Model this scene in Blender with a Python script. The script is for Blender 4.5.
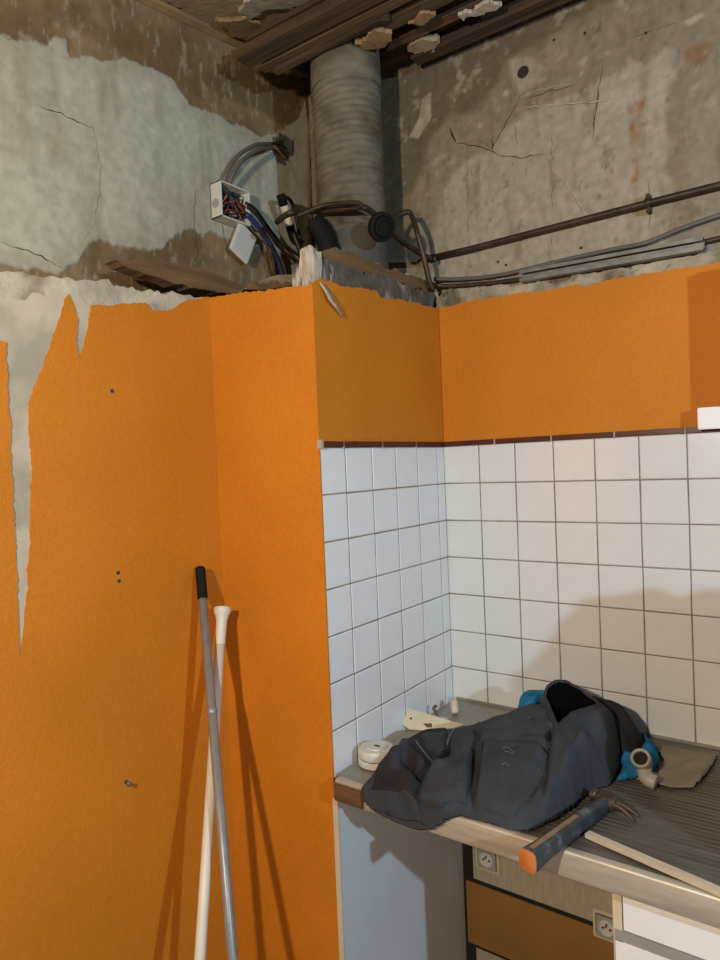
import bpy, bmesh, math, random
import numpy as np
from mathutils import Vector, Matrix, noise
from mathutils.geometry import tessellate_polygon
random.seed(7)
for o in list(bpy.data.objects): bpy.data.objects.remove(o)
S = bpy.context.scene
COL = S.collection

# ------------------------------------------------------------------ camera
F = 674.5
CAM = Vector((0.9883, -1.7730, 1.6109))
YAW, PIT, ROL = -0.6344, -0.0223, -0.0410
FW = Vector((math.sin(YAW)*math.cos(PIT), math.cos(YAW)*math.cos(PIT), math.sin(PIT)))
_r0 = Vector((math.cos(YAW), -math.sin(YAW), 0)); _u0 = _r0.cross(FW)
RT = math.cos(ROL)*_r0 + math.sin(ROL)*_u0
UP = -math.sin(ROL)*_r0 + math.cos(ROL)*_u0
cd = bpy.data.cameras.new('camera'); cam = bpy.data.objects.new('camera', cd); COL.objects.link(cam)
cd.sensor_fit = 'VERTICAL'; cd.sensor_height = 36.0; cd.lens = F/960*36.0
cd.clip_start = 0.05
M = Matrix((( RT.x, UP.x, -FW.x, CAM.x), (RT.y, UP.y, -FW.y, CAM.y), (RT.z, UP.z, -FW.z, CAM.z), (0,0,0,1)))
cam.matrix_world = M
S.camera = cam

# ------------------------------------------------------------------ world, lamps, exposure
w = bpy.data.worlds.new('world'); S.world = w; w.use_nodes = True
w.node_tree.nodes['Background'].inputs[0].default_value = (1.0, 0.86, 0.68, 1)
w.node_tree.nodes['Background'].inputs[1].default_value = 0.02
def lamp(name, loc, col, power, rad):
    d = bpy.data.lights.new(name, 'POINT'); d.color = col; d.energy = power; d.shadow_soft_size = rad
    o = bpy.data.objects.new(name, d); o.location = loc; COL.objects.link(o); return o
lamp('ceiling_bulb', (0.60, -2.40, 2.0), (1.0, 0.83, 0.62), 116, 0.035)
lamp('work_lamp', (2.6, -1.7, 2.0), (0.61, 0.82, 1.0), 136, 0.022)
S.view_settings.view_transform = 'Standard'; S.view_settings.look = 'None'
S.view_settings.gamma = 1.0; S.view_settings.use_curve_mapping = False
S.view_settings.exposure = 0.0

# ------------------------------------------------------------------ survey helpers: sight line of the survey photo onto a real plane
def ray(x, y): return FW + RT*((x-360)/F) - UP*((y-480)/F)
def onplane(x, y, n, d):
    r = ray(x, y); t = (d-n.dot(CAM))/n.dot(r); return CAM + r*t
def onX(x, y, v): return onplane(x, y, Vector((1,0,0)), v)
def onY(x, y, v): return onplane(x, y, Vector((0,1,0)), v)
def onZ(x, y, v): return onplane(x, y, Vector((0,0,1)), v)

# ------------------------------------------------------------------ materials
MATS = {}
def mat(name, col, rough=0.7, metal=0.0, var=0.0, vscale=8.0, col2=None, c2scale=3.0, c2lo=0.5, c2hi=0.6, bump=0.0, bscale=60.0,
        spec=0.5, coat=0.0, stretch=None, fine=0.0, fscale=120.0, c2stretch=None, roughvar=0.0, emission=None):
    """colour + broad variation + blotches of a second colour + fine relief, all on object coordinates"""
    m = bpy.data.materials.new(name); m.use_nodes = True; nt = m.node_tree; N = nt.nodes; L = nt.links
    b = N['Principled BSDF']; b.inputs['Roughness'].default_value = rough; b.inputs['Metallic'].default_value = metal
    b.inputs['Specular IOR Level'].default_value = spec
    if coat: b.inputs['Coat Weight'].default_value = coat; b.inputs['Coat Roughness'].default_value = 0.08
    tc = N.new('ShaderNodeTexCoord')
    def vec(st):
        if not st: return tc.outputs['Object']
        mp = N.new('ShaderNodeMapping'); mp.inputs['Scale'].default_value = st
        L.new(tc.outputs['Object'], mp.inputs['Vector']); return mp.outputs[0]
    def nz(scale, st=None, detail=5):
        n = N.new('ShaderNodeTexNoise'); n.inputs['Scale'].default_value = scale; n.inputs['Detail'].default_value = detail
        L.new(vec(st), n.inputs['Vector']); return n
    c = N.new('ShaderNodeRGB'); c.outputs[0].default_value = (*col, 1); out = c.outputs[0]
    if col2:
        n = nz(c2scale, c2stretch, 8); mr = N.new('ShaderNodeMapRange'); mr.inputs['From Min'].default_value = c2lo; mr.inputs['From Max'].default_value = c2hi
        L.new(n.outputs['Fac'], mr.inputs['Value'])
        mx = N.new('ShaderNodeMixRGB'); L.new(mr.outputs[0], mx.inputs[0]); L.new(out, mx.inputs[1]); mx.inputs[2].default_value = (*col2, 1); out = mx.outputs[0]
    for amt, sc, st in ((var, vscale, stretch), (fine, fscale, stretch)):
        if amt:
            n = nz(sc, st); mr = N.new('ShaderNodeMapRange'); mr.inputs['From Min'].default_value = 0.3; mr.inputs['From Max'].default_value = 0.7
            mr.inputs['To Min'].default_value = 1-amt; mr.inputs['To Max'].default_value = 1+amt
            L.new(n.outputs['Fac'], mr.inputs['Value'])
            vm = N.new('ShaderNodeVectorMath'); vm.operation = 'SCALE'; L.new(out, vm.inputs[0]); L.new(mr.outputs[0], vm.inputs['Scale']); out = vm.outputs[0]
    L.new(out, b.inputs['Base Color'])
    if roughvar:
        n = nz(14); mr = N.new('ShaderNodeMapRange'); mr.inputs['To Min'].default_value = rough-roughvar; mr.inputs['To Max'].default_value = rough+roughvar
        L.new(n.outputs['Fac'], mr.inputs['Value']); L.new(mr.outputs[0], b.inputs['Roughness'])
    if bump:
        n = nz(bscale, stretch, 6); bp = N.new('ShaderNodeBump'); bp.inputs['Strength'].default_value = bump; bp.inputs['Distance'].default_value = 0.004
        L.new(n.outputs['Fac'], bp.inputs['Height']); L.new(bp.outputs[0], b.inputs['Normal'])
    MATS[name] = m; return m
def s2l(r, g, b): return tuple(((c/255)/12.92 if c/255 <= 0.04045 else ((c/255+0.055)/1.055)**2.4) for c in (r, g, b))

ORANGE = mat('orange_wallpaper', (0.57, 0.195, 0.0125), 0.62, var=0.07, vscale=3.5, fine=0.05, fscale=90, bump=0.25, bscale=160, spec=0.3)
PAPERBACK = mat('paper_backing', (0.50, 0.455, 0.36), 0.9, var=0.12, vscale=7, col2=(0.36,0.34,0.27), c2scale=5, bump=0.2)
WHITEPL = mat('white_plaster', (0.47, 0.43, 0.35), 0.95, var=0.25, vscale=22, col2=(0.25,0.20,0.13), c2scale=9, c2lo=0.55, c2hi=0.7, bump=0.9, bscale=45)
SKIM_L = mat('grey_skim_plaster', (0.44, 0.435, 0.36), 0.9, var=0.12, vscale=4, col2=(0.33,0.295,0.22), c2scale=6, c2lo=0.56, c2hi=0.74, c2stretch=(1,2.2,0.6), bump=0.35, bscale=28, fine=0.06)
BROWN_L = mat('brown_bare_plaster', (0.27, 0.18, 0.088), 0.95, var=0.2, vscale=6, col2=(0.17,0.108,0.05), c2scale=4, c2lo=0.52, c2hi=0.64, bump=0.5, bscale=30, stretch=(1,1.5,0.7))
UPPER_B = mat('stained_grey_plaster', (0.125, 0.098, 0.062), 0.92, var=0.2, vscale=4.5, col2=(0.085,0.063,0.038), c2scale=3.2, c2lo=0.52, c2hi=0.68, bump=0.5, bscale=26, fine=0.10, fscale=70)
MID_B = mat('tan_grey_skim', (0.20, 0.165, 0.115), 0.9, var=0.2, vscale=5, col2=(0.13,0.10,0.065), c2scale=4, c2lo=0.5, c2hi=0.7, bump=0.4, bscale=30, fine=0.1, c2stretch=(2,1,0.6))
SKIM_B = mat('pale_grey_skim', (0.285, 0.25, 0.20), 0.9, var=0.14, vscale=6, col2=(0.20,0.165,0.12), c2scale=7, c2lo=0.55, c2hi=0.72, bump=0.4, bscale=30, fine=0.08, c2stretch=(2,1,0.5))
RUST = mat('rust_stain_plaster', (0.22, 0.10, 0.045), 0.95, var=0.4, vscale=30, col2=(0.24,0.19,0.13), c2scale=24, bump=0.6)
LEDGE = mat('broken_ledge_plaster', (0.36, 0.315, 0.24), 0.95, var=0.35, vscale=18, col2=(0.15,0.115,0.075), c2scale=12, c2lo=0.5, c2hi=0.62, bump=0.9, bscale=45)
PALE = mat('pale_scratch', (0.42, 0.38, 0.31), 0.95, var=0.2, vscale=40, bump=0.5)
CRACK = mat('crack_shadow', (0.035, 0.026, 0.018), 1.0)
TILE_B = mat('white_glazed_tile', (0.725, 0.735, 0.745), 0.16, var=0.03, vscale=12, coat=0.4, bump=0.05, bscale=20)
TILE_Q = mat('pale_glazed_tile', (0.78, 0.80, 0.83), 0.18, var=0.03, vscale=12, coat=0.3, bump=0.05, bscale=20)
GROUT = mat('dirty_grout', (0.235, 0.195, 0.15), 0.95, var=0.25, vscale=40)
REDTRIM = mat('dark_red_edging', (0.075, 0.016, 0.010), 0.35, var=0.25, vscale=40, spec=0.4)
LATH = mat('dark_old_lath', (0.06, 0.034, 0.017), 0.9, var=0.45, vscale=14, stretch=(0.25,3,3), bump=0.8, bscale=30)
LATH2 = mat('brown_old_lath', (0.10, 0.058, 0.028), 0.9, var=0.4, vscale=14, stretch=(0.25,3,3), bump=0.8, bscale=30)
CEILPL = mat('stained_ceiling_plaster', (0.36, 0.285, 0.185), 0.95, var=0.2, vscale=10, col2=(0.10,0.055,0.025), c2scale=5, c2lo=0.50, c2hi=0.62, bump=0.5)
VOID = mat('dark_ceiling_void', (0.02, 0.013, 0.008), 1.0)
DUCTM = mat('grey_dusty_duct', (0.150, 0.130, 0.098), 0.8, var=0.3, vscale=16, stretch=(1,1,2.5), col2=(0.085,0.064,0.04), c2scale=9, c2lo=0.48, c2hi=0.68, bump=0.3, bscale=60)
DUCTD = mat('dark_grey_sleeve', (0.075, 0.07, 0.06), 0.75, var=0.3, vscale=18, bump=0.3)  # darker grey for the smooth lower sleeve of the duct
WOODT = mat('weathered_brown_wood', (0.165, 0.095, 0.043), 0.85, var=0.3, vscale=12, stretch=(4,0.4,4), bump=0.5)
WOODD = mat('dark_brown_wood', (0.13, 0.062, 0.026), 0.8, var=0.35, vscale=14, stretch=(0.4,4,4), bump=0.4)
WOODPALE = mat('pale_tan_wood', (0.36, 0.235, 0.13), 0.85, var=0.25, vscale=14, bump=0.4)
MORTAR = mat('dark_grey_mortar', (0.10, 0.088, 0.070), 0.95, var=0.4, vscale=25, col2=(0.42,0.39,0.33), c2scale=14, c2lo=0.56, c2hi=0.66, c2stretch=(1,1,0.5), bump=0.9)
RUSTPIPE = mat('brown_oxidised_copper', (0.060, 0.040, 0.026), 0.5, 0.4, var=0.4, vscale=25, bump=0.2)
BLACKRUB = mat('black_rubber', (0.008, 0.0075, 0.007), 0.8, var=0.3, vscale=30, bump=0.3, spec=0.2)
GREYCAB = mat('grey_cable_sheath', (0.12, 0.115, 0.10), 0.55, var=0.15, vscale=20)
BLUECAB = mat('blue_conduit', (0.020, 0.032, 0.10), 0.5, var=0.2, vscale=20)
BLACKCAB = mat('black_cable', (0.022, 0.02, 0.018), 0.5)
GALV = mat('galvanised_steel', (0.20, 0.21, 0.21), 0.5, 0.6, var=0.25, vscale=30, roughvar=0.1)
WHITEPLAS = mat('white_plastic', (0.62, 0.61, 0.57), 0.4, var=0.05)
GREYPLAS = mat('dusty_grey_plastic', (0.36, 0.35, 0.32), 0.5, var=0.1)
CREAM = mat('cream_plastic', (0.62, 0.55, 0.40), 0.45, var=0.08, vscale=20)
BOXDARK = mat('dark_box_inside', (0.02, 0.02, 0.026), 0.7)
REDWIRE = mat('red_wire', (0.22, 0.03, 0.02), 0.5)
COPPERW = mat('bare_copper', (0.42, 0.20, 0.09), 0.4, 0.6)
ALU = mat('grey_aluminium_tube', (0.27, 0.275, 0.28), 0.38, 0.25, var=0.12, vscale=12, stretch=(6,6,0.5))
WHITETUBE = mat('white_painted_tube', (0.70, 0.66, 0.57), 0.42, var=0.05, vscale=10)
STEEL = mat('brushed_stainless', (0.52, 0.49, 0.42), 0.45, 0.45, var=0.15, vscale=18, stretch=(0.6,5,5), roughvar=0.08)
STEELK = mat('dull_stainless_deck', (0.31, 0.295, 0.25), 0.42, 0.4, var=0.15, vscale=18, stretch=(0.6,5,5), roughvar=0.08)
STEELD = mat('dark_drainer_steel', (0.125, 0.115, 0.10), 0.42, 0.4, var=0.25, vscale=14, stretch=(0.5,5,5), roughvar=0.1)  # drainer toned darker than the deck and front lip
PANELQ = mat('pale_blue_grey_paint', (0.58, 0.625, 0.68), 0.6, var=0.04, vscale=5, bump=0.1)
PANELEDGE = mat('cream_board_edge', (0.62, 0.54, 0.40), 0.8, var=0.1)
BEIGE = mat('beige_back_panel', (0.42, 0.36, 0.265), 0.8, var=0.15, vscale=30, stretch=(4,1,0.5))
BROWNP = mat('brown_painted_band', (0.29, 0.145, 0.028), 0.7, var=0.1, vscale=8)
BLACKP = mat('black_gap', (0.012, 0.010, 0.008), 0.9)
CABW = mat('white_laminate', (0.83, 0.86, 0.90), 0.45, var=0.03)
CABGREY = mat('grey_groove_strip', (0.30, 0.295, 0.285), 0.5, var=0.1)
JACKET = mat('slate_grey_work_cloth', (0.043, 0.049, 0.060), 0.88, var=0.14, vscale=16, bump=0.3, bscale=400, fine=0.12, fscale=300, spec=0.25)
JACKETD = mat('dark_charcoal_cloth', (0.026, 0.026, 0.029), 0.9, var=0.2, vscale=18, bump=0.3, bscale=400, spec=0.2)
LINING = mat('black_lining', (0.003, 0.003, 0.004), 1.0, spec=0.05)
NAVY = mat('navy_lining', (0.026, 0.028, 0.045), 0.85, var=0.2, vscale=14)
BLUEFL = mat('bright_blue_fleece', (0.025, 0.19, 0.40), 0.95, var=0.35, vscale=35, bump=0.9, bscale=160, spec=0.1)
LOGO = mat('pale_embroidery', (0.13, 0.13, 0.12), 0.8)
ZIPM = mat('zip_metal', (0.16, 0.155, 0.145), 0.4, 0.8)
TAN = mat('grey_tan_wrapping_paper', (0.27, 0.235, 0.18), 0.9, var=0.15, vscale=14, bump=0.4, bscale=40)
PVC = mat('grey_white_pvc', (0.40, 0.385, 0.34), 0.4, var=0.08)
STICK = mat('whitewashed_stick', (0.56, 0.49, 0.38), 0.8, var=0.12, vscale=20, stretch=(0.4,4,4))
HANDLE = mat('worn_blue_black_handle', (0.035, 0.043, 0.055), 0.5, var=0.35, vscale=30, col2=(0.10,0.11,0.12), c2scale=30, c2lo=0.6, c2hi=0.7)
HWOOD = mat('handle_bare_wood', (0.25, 0.16, 0.085), 0.7, var=0.2, vscale=30)
ENDGRAIN = mat('orange_end_grain', (0.52, 0.175, 0.045), 0.6, var=0.15, vscale=40)
HSTEEL = mat('rusty_hammer_steel', (0.10, 0.068, 0.050), 0.45, 0.6, var=0.4, vscale=40, bump=0.3)
FLOORM = mat('dusty_concrete_floor', (0.23, 0.20, 0.17), 0.9, var=0.2, vscale=5, bump=0.3)
SHADEBOARD = mat('shadow_board_grey', (0.48, 0.46, 0.42), 0.9, var=0.06)
PLUG = mat('dark_wall_plug', (0.03, 0.028, 0.025), 0.7)
DUST = mat('white_dust', (0.42, 0.36, 0.28), 0.95)

# ------------------------------------------------------------------ object helpers
def obj(name, verts, faces, m, parent=None, smooth=False):
    me = bpy.data.meshes.new(name); me.from_pydata([tuple(v) for v in verts], [], faces); me.update()
    bm = bmesh.new(); bm.from_mesh(me); bmesh.ops.recalc_face_normals(bm, faces=bm.faces); bm.to_mesh(me); bm.free()
    if m: me.materials.append(m)
    if smooth: me.shade_smooth()
    o = bpy.data.objects.new(name, me); COL.objects.link(o)
    if parent: o.parent = parent; o.matrix_parent_inverse = parent.matrix_world.inverted()
    return o
def tag(o, label, cat, group=None):
    o['label'] = label; o['category'] = cat
    if group: o['group'] = group
    return o
def struct(o, label=None):
    o['kind'] = 'structure'
    if label: o['label'] = label
    return o
def thing(name, loc, label, cat, group=None):
    o = bpy.data.objects.new(name, None); COL.objects.link(o); o.location = loc; o.empty_display_size = 0.02
    bpy.context.view_layer.update(); return tag(o, label, cat, group)
def boxvf(x0, x1, y0, y1, z0, z1):
    v = [(x0,y0,z0),(x1,y0,z0),(x1,y1,z0),(x0,y1,z0),(x0,y0,z1),(x1,y0,z1),(x1,y1,z1),(x0,y1,z1)]
    f = [(0,3,2,1),(4,5,6,7),(0,1,5,4),(1,2,6,5),(2,3,7,6),(3,0,4,7)]
    return v, f
def box(name, x0, x1, y0, y1, z0, z1, m, parent=None, bevel=0.0):
    v, f = boxvf(x0, x1, y0, y1, z0, z1); o = obj(name, v, f, m, parent)
    if bevel:
        bm = bmesh.new(); bm.from_mesh(o.data)
        bmesh.ops.bevel(bm, geom=bm.edges[:], offset=bevel, segments=2, affect='EDGES'); bm.to_mesh(o.data); bm.free()
    return o
def beam(name, p, q, wid, thk, m, parent=None, upv=Vector((0,0,1)), bevel=0.0, jag=0.0):
    p, q = Vector(p), Vector(q); d = (q-p).normalized(); s = d.cross(upv).normalized(); u = s.cross(d).normalized()
    v = []
    for e in (p, q):
        for a, b in ((-1,-1),(1,-1),(1,1),(-1,1)):
            j = Vector((random.uniform(-jag,jag),)*3) if jag else Vector((0,0,0))
            v.append(e + s*a*wid/2 + u*b*thk/2 + d*random.uniform(-jag,jag)*3 + j)
    f = [(0,1,2,3),(7,6,5,4),(0,4,5,1),(1,5,6,2),(2,6,7,3),(3,7,4,0)]
    o = obj(name, v, f, m, parent)
    if bevel:
        bm = bmesh.new(); bm.from_mesh(o.data); bmesh.ops.bevel(bm, geom=bm.edges[:], offset=bevel, segments=2, affect='EDGES'); bm.to_mesh(o.data); bm.free()
    return o
def smoothpts(pts, n=6):
    P = [Vector(p) for p in pts]
    if len(P) < 3: return P
    out = []
    for i in range(len(P)-1):
        p0, p1, p2, p3 = P[max(i-1,0)], P[i], P[i+1], P[min(i+2,len(P)-1)]
        for k in range(n):
            t = k/n
            out.append(0.5*((2*p1)+(p2-p0)*t+(2*p0-5*p1+4*p2-p3)*t*t+(3*p1-p0-3*p2+p3)*t*t*t))
    out.append(P[-1]); return out
def tubevf(pts, r, n=10, base=0):
    """r is a number or a list of radii; returns verts and faces, capped"""
    P = [Vector(p) for p in pts]; K = len(P); R = r if isinstance(r, (list, tuple)) else [r]*K
    v, f = [], []; nrm = None
    for i in range(K):
        d = (P[min(i+1,K-1)]-P[max(i-1,0)]).normalized()
        if nrm is None:
            nrm = d.orthogonal().normalized()
        else:
            nrm = (nrm - d*nrm.dot(d)).normalized()
        b = d.cross(nrm)
        for k in range(n):
            a = 2*math.pi*k/n; v.append(P[i]+(nrm*math.cos(a)+b*math.sin(a))*R[i])
    for i in range(K-1):
        for k in range(n):
            a, b2 = base+i*n+k, base+i*n+(k+1)%n
            f.append((a, b2, b2+n, a+n))
    f.append(tuple(base+k for k in reversed(range(n)))); f.append(tuple(base+(K-1)*n+k for k in range(n)))
    return v, f
def tube(name, pts, r, m, parent=None, n=10, sm=True, sub=6):
    P = smoothpts(pts, sub) if sm and len(pts) > 2 else [Vector(p) for p in pts]
    v, f = tubevf(P, r, n); return obj(name, v, f, m, parent, smooth=True)
def autosmooth(o, ang=40):
    bm = bmesh.new(); bm.from_mesh(o.data)
    for e in bm.edges:
        if len(e.link_faces) == 2 and e.calc_face_angle(0) > math.radians(ang): e.smooth = False
    for f in bm.faces: f.smooth = True
    bm.to_mesh(o.data); bm.free(); return o
def lathe(name, prof, c, axis, m, parent=None, n=24, close=True):
    """prof: (radius, height) along axis from c"""
    ax = Vector(axis).normalized(); u = ax.orthogonal().normalized(); w2 = ax.cross(u); v, f = [], []; c = Vector(c)
    for r, h in prof:
        for k in range(n):
            a = 2*math.pi*k/n; v.append(c+ax*h+(u*math.cos(a)+w2*math.sin(a))*r)
    for i in range(len(prof)-1):
        for k in range(n): f.append((i*n+k, i*n+(k+1)%n, (i+1)*n+(k+1)%n, (i+1)*n+k))
    if close: f.append(tuple(range(n-1,-1,-1))); f.append(tuple((len(prof)-1)*n+k for k in range(n)))
    return autosmooth(obj(name, v, f, m, parent))
def slab(name, pts, normal, thk, m, parent=None):
    """a polygon in space given thickness along its normal"""
    P = [Vector(p) for p in pts]; n = Vector(normal).normalized(); K = len(P)
    tri = tessellate_polygon([P]); v = P + [p + n*thk for p in P]; f = []
    for t in tri: f.append(tuple(t)); f.append(tuple(i+K for i in reversed(t)))
    for i in range(K): j = (i+1) % K; f.append((i, j, j+K, i+K))
    return obj(name, v, f, m, parent)
def ragged(pts, step, amp, seed=0, closed=True):
    """midpoint-displace a 2D outline; an edge whose start carries a third value 0 stays straight"""
    rng = random.Random(seed); out = []; K = len(pts)
    def sub(a, b, d):
        L = math.hypot(b[0]-a[0], b[1]-a[1])
        if L < step*0.55 or d > 7: return [a]
        k = rng.gauss(0, 1)*min(amp*1.6, 0.16*L); t = rng.uniform(0.38, 0.62)
        m = (a[0]+(b[0]-a[0])*t-(b[1]-a[1])/L*k, a[1]+(b[1]-a[1])*t+(b[0]-a[0])/L*k)
        return sub(a, m, d+1)+sub(m, b, d+1)
    for i in range(K if closed else K-1):
        a, b = pts[i], pts[(i+1) % K]
        out += [tuple(a[:2])] if (len(a) > 2 and a[2] == 0) else sub(tuple(a[:2]), tuple(b[:2]), 0)
    if not closed: out.append(tuple(pts[-1][:2]))
    return out
# ---- worn plaster faces: a fine grid whose relief and stain colour follow the flaked outlines
_T = np.random.RandomState(11).rand(256, 256)
def vnz(x, y, sd):
    x = x+sd*17.3; y = y+sd*9.1; xi = np.floor(x).astype(int); yi = np.floor(y).astype(int); u = x-xi; v = y-yi; u = u*u*(3-2*u); v = v*v*(3-2*v)
    g = lambda i, j: _T[(xi+i) % 256, (yi+j) % 256]
    return (g(0,0)*(1-u)+g(1,0)*u)*(1-v)+(g(0,1)*(1-u)+g(1,1)*u)*v
def fbm(x, y, sc, sd, octv=5):
    o = 0; a = 0.5; f = sc
    for k in range(octv): o = o+a*(vnz(x*f, y*f, sd+k*3.7)-0.5); a *= 0.5; f *= 2.03
    return o*2
def polydist(poly, X, Y):
    """signed distance to a closed outline, positive inside"""
    P = np.array([p[:2] for p in poly], float); Q = np.roll(P, -1, 0); best = np.full(X.shape, 1e9); ins = np.zeros(X.shape, bool)
    for (x1,y1),(x2,y2) in zip(P, Q):
        dx, dy = x2-x1, y2-y1; t = np.clip(((X-x1)*dx+(Y-y1)*dy)/(dx*dx+dy*dy+1e-12), 0, 1)
        best = np.minimum(best, np.hypot(X-x1-t*dx, Y-y1-t*dy))
        c = ((y1 > Y) != (y2 > Y)) & (X < (x2-x1)*(Y-y1)/(y2-y1+1e-15)+x1); ins ^= c
    return np.where(ins, best, -best)
def segdist(pl, X, Y):
    best = np.full(X.shape, 1e9)
    for (x1,y1),(x2,y2) in zip(pl[:-1], pl[1:]):
        dx, dy = x2-x1, y2-y1; t = np.clip(((X-x1)*dx+(Y-y1)*dy)/(dx*dx+dy*dy+1e-12), 0, 1)
        best = np.minimum(best, np.hypot(X-x1-t*dx, Y-y1-t*dy))
    return best
def sstep(d, w_): k = np.clip(0.5+d/(2*w_), 0, 1); return k*k*(3-2*k)
def mixc(C, col, k): return C*(1-k[...,None])+np.array(col)*k[...,None]
def stainmat(name, bump=0.35, bscale=30):
    m = mat(name, (1,1,1), 0.92, bump=bump, bscale=bscale); nt = m.node_tree
    at = nt.nodes.new('ShaderNodeAttribute'); at.attribute_name = 'stain'
    nt.links.new(at.outputs['Color'], nt.nodes['Principled BSDF'].inputs['Base Color']); return m
def plaster_face(name, U, V, place, col, m, parent):
    """U, V grids; place(u,v)->xyz arrays"""
    nu, nv = U.shape; X, Y, Z = place; co = np.stack([X, Y, Z], -1).reshape(-1, 3)
    i = np.arange((nu-1)*(nv-1)); a = (i//(nv-1))*nv+i % (nv-1); F4 = np.stack([a, a+1, a+nv+1, a+nv], -1)
    me = bpy.data.meshes.new(name); me.vertices.add(len(co)); me.vertices.foreach_set('co', co.astype(np.float32).ravel())
    me.loops.add(F4.size); me.loops.foreach_set('vertex_index', F4.ravel().astype(np.int32))
    me.polygons.add(len(F4)); me.polygons.foreach_set('loop_start', np.arange(0, F4.size, 4, dtype=np.int32))
    me.update(calc_edges=True); me.validate()
    ca = me.color_attributes.new('stain', 'FLOAT_COLOR', 'POINT'); c4 = np.ones((len(co), 4), np.float32); c4[:, :3] = np.clip(col.reshape(-1, 3), 0.004, 1)
    ca.data.foreach_set('color', c4.ravel()); me.materials.append(m); me.shade_smooth()
    o = bpy.data.objects.new(name, me); COL.objects.link(o); o.parent = parent; o.matrix_parent_inverse = parent.matrix_world.inverted(); return o
def yz(px, X): return [((p:=onX(q[0], q[1], X)).y, p.z, *q[2:]) for q in px]
def xz(px, Y): return [((p:=onY(q[0], q[1], Y)).x, p.z, *q[2:]) for q in px]

# ================================================================== THE SETTING
XL, YP = -0.345, -0.582          # lower left wall face, pier front face
XU, YU = -0.485, 0.025           # upper left wall face, upper back wall face
ZF = 2.05
fl = struct(box('floor', -0.6, 3.2, -3.6, 0.2, -0.05, 0.0, FLOORM), 'dusty bare floor below the frame')

# ---- lower left wall with torn orange wallpaper
def prism_yz(name, poly, x0, x1, m, parent=None):
    return slab(name, [(x0, y, z) for y, z in poly], (1,0,0), x1-x0, m, parent)
topl = ragged([(-3.4,1.985,0), (-1.9,1.985), (-1.11,2.016), (-0.62,2.052), (-0.585,2.055,0), (-0.585,0,0), (-3.4,0,0)], 0.03, 0.003, 3)
wall_left = struct(prism_yz('wall_left', topl, -0.484, XL-0.004, WHITEPL), 'lower left wall lined with torn orange wallpaper')
# bare paper backing left where the top layer has been torn off
back = yz([(-900,300,0),(0,298),(30,295),(60,292),(95,300),(110,320),(60,420),(40,700),(0,720,0),(-900,1400,0)], XL-0.004)
prism_yz('paper_backing', ragged([(max(y,-3.39), max(z,0.8), *r) for y, z, *r in back], 0.03, 0.004, 11), XL-0.004, XL-0.0025, PAPERBACK, wall_left)
wp = [(-3.39, 0.0, 0), (-3.39, 1.80)] + yz([(-120,338),(0,340),(7,343),(8,372),(11,440),(15,530),(18,600,0),(20,657,0),(24,628),(28,590),(30,530),(32,470),(29,425),(29,402),(41,372),(50,345),(58,322),(64,300,0),(69,294,0),
     (74,305),(78,325),(77,345,0),(79,359,0),(84,345),(88,328),(91,306),(98,304),(112,306),(132,303),(146,303),(151,310),(168,311),(180,304),(196,299),(209,297)], XL) + [(YP, 2.057, 0), (YP, 0.0, 0)]
wp_o = prism_yz('wallpaper', ragged(wp, 0.01, 0.0007, 5), XL-0.0025, XL, ORANGE, wall_left)
# second tear: narrow backing strip behind it is the white plaster itself

# ---- upper left wall: brown bare plaster with a grey skim coat still on most of it
wlu = struct(box('wall_left_upper', -0.60, XU-0.008, -3.4, YU+0.1, 1.9, 3.05, BROWN_L), 'upper left wall of flaking grey plaster')
SK = [(-700,-300),(-300,-60),(0,32),(18,40),(36,38),(48,46),(56,36),(66,40),(72,56),(92,57),(104,60),(128,58),(150,66),(172,78),(190,103),(212,112),(246,128),(262,137),(283,130),(300,118),(306,100),(312,128),(312,262),
         (298,262),(268,250),(246,240),(226,236),(214,231),(204,238),(196,228),(178,231),(162,248),(140,251),(120,246),(100,240),(84,247),(78,262),(60,273),(-20,262),(-700,180)]
Yg, Zg = np.meshgrid(np.arange(-1.75, YU+0.002, 0.0042), np.arange(1.93, 2.99, 0.0042), indexing='ij')
D = polydist(yz(SK, XU), Yg, Zg) + 0.012*fbm(Yg, Zg, 26, 3) + 0.006*fbm(Yg, Zg, 90, 5)
kS = sstep(D, 0.0035); streak = fbm(Yg*2.5, Zg*0.5, 12, 7); bl = fbm(Yg, Zg, 7, 9)
skc = mixc(np.ones(Yg.shape+(3,))*np.array((0.44,0.43,0.352)), (0.31,0.275,0.20), np.clip(0.15+0.9*streak+0.5*bl, 0, 0.75))
skc = mixc(skc, (0.36,0.33,0.25), sstep(0.035-np.abs(D), 0.03)*0.5)
brc = mixc(np.ones(Yg.shape+(3,))*np.array((0.255,0.178,0.094)), (0.155,0.098,0.046), np.clip(0.35+1.6*bl+0.4*streak, 0, 1))
brc = mixc(brc, (0.13,0.083,0.04), sstep(polydist(yz([(205,75),(235,62),(275,72),(306,95),(306,128),(285,128),(262,112),(225,98)], XU), Yg, Zg)+0.02*bl, 0.012)*0.8)
brc = mixc(brc, (0.36,0.32,0.25), np.clip(2.2*fbm(Yg*3, Zg, 30, 21)-0.55, 0, 0.6))
Cw = skc*kS[...,None]+brc*(1-kS[...,None]); Cw *= (1+0.22*fbm(Yg, Zg, 60, 13))[...,None]
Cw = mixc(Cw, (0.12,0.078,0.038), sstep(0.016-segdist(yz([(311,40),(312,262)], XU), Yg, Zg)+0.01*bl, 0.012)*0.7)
plaster_face('plaster_face', Yg, Zg, (XU-0.0035+0.0035*kS+0.0016*fbm(Yg, Zg, 16, 15)-0.001, Yg, Zg), Cw, stainmat('stained_plaster_left'), wlu)
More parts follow.
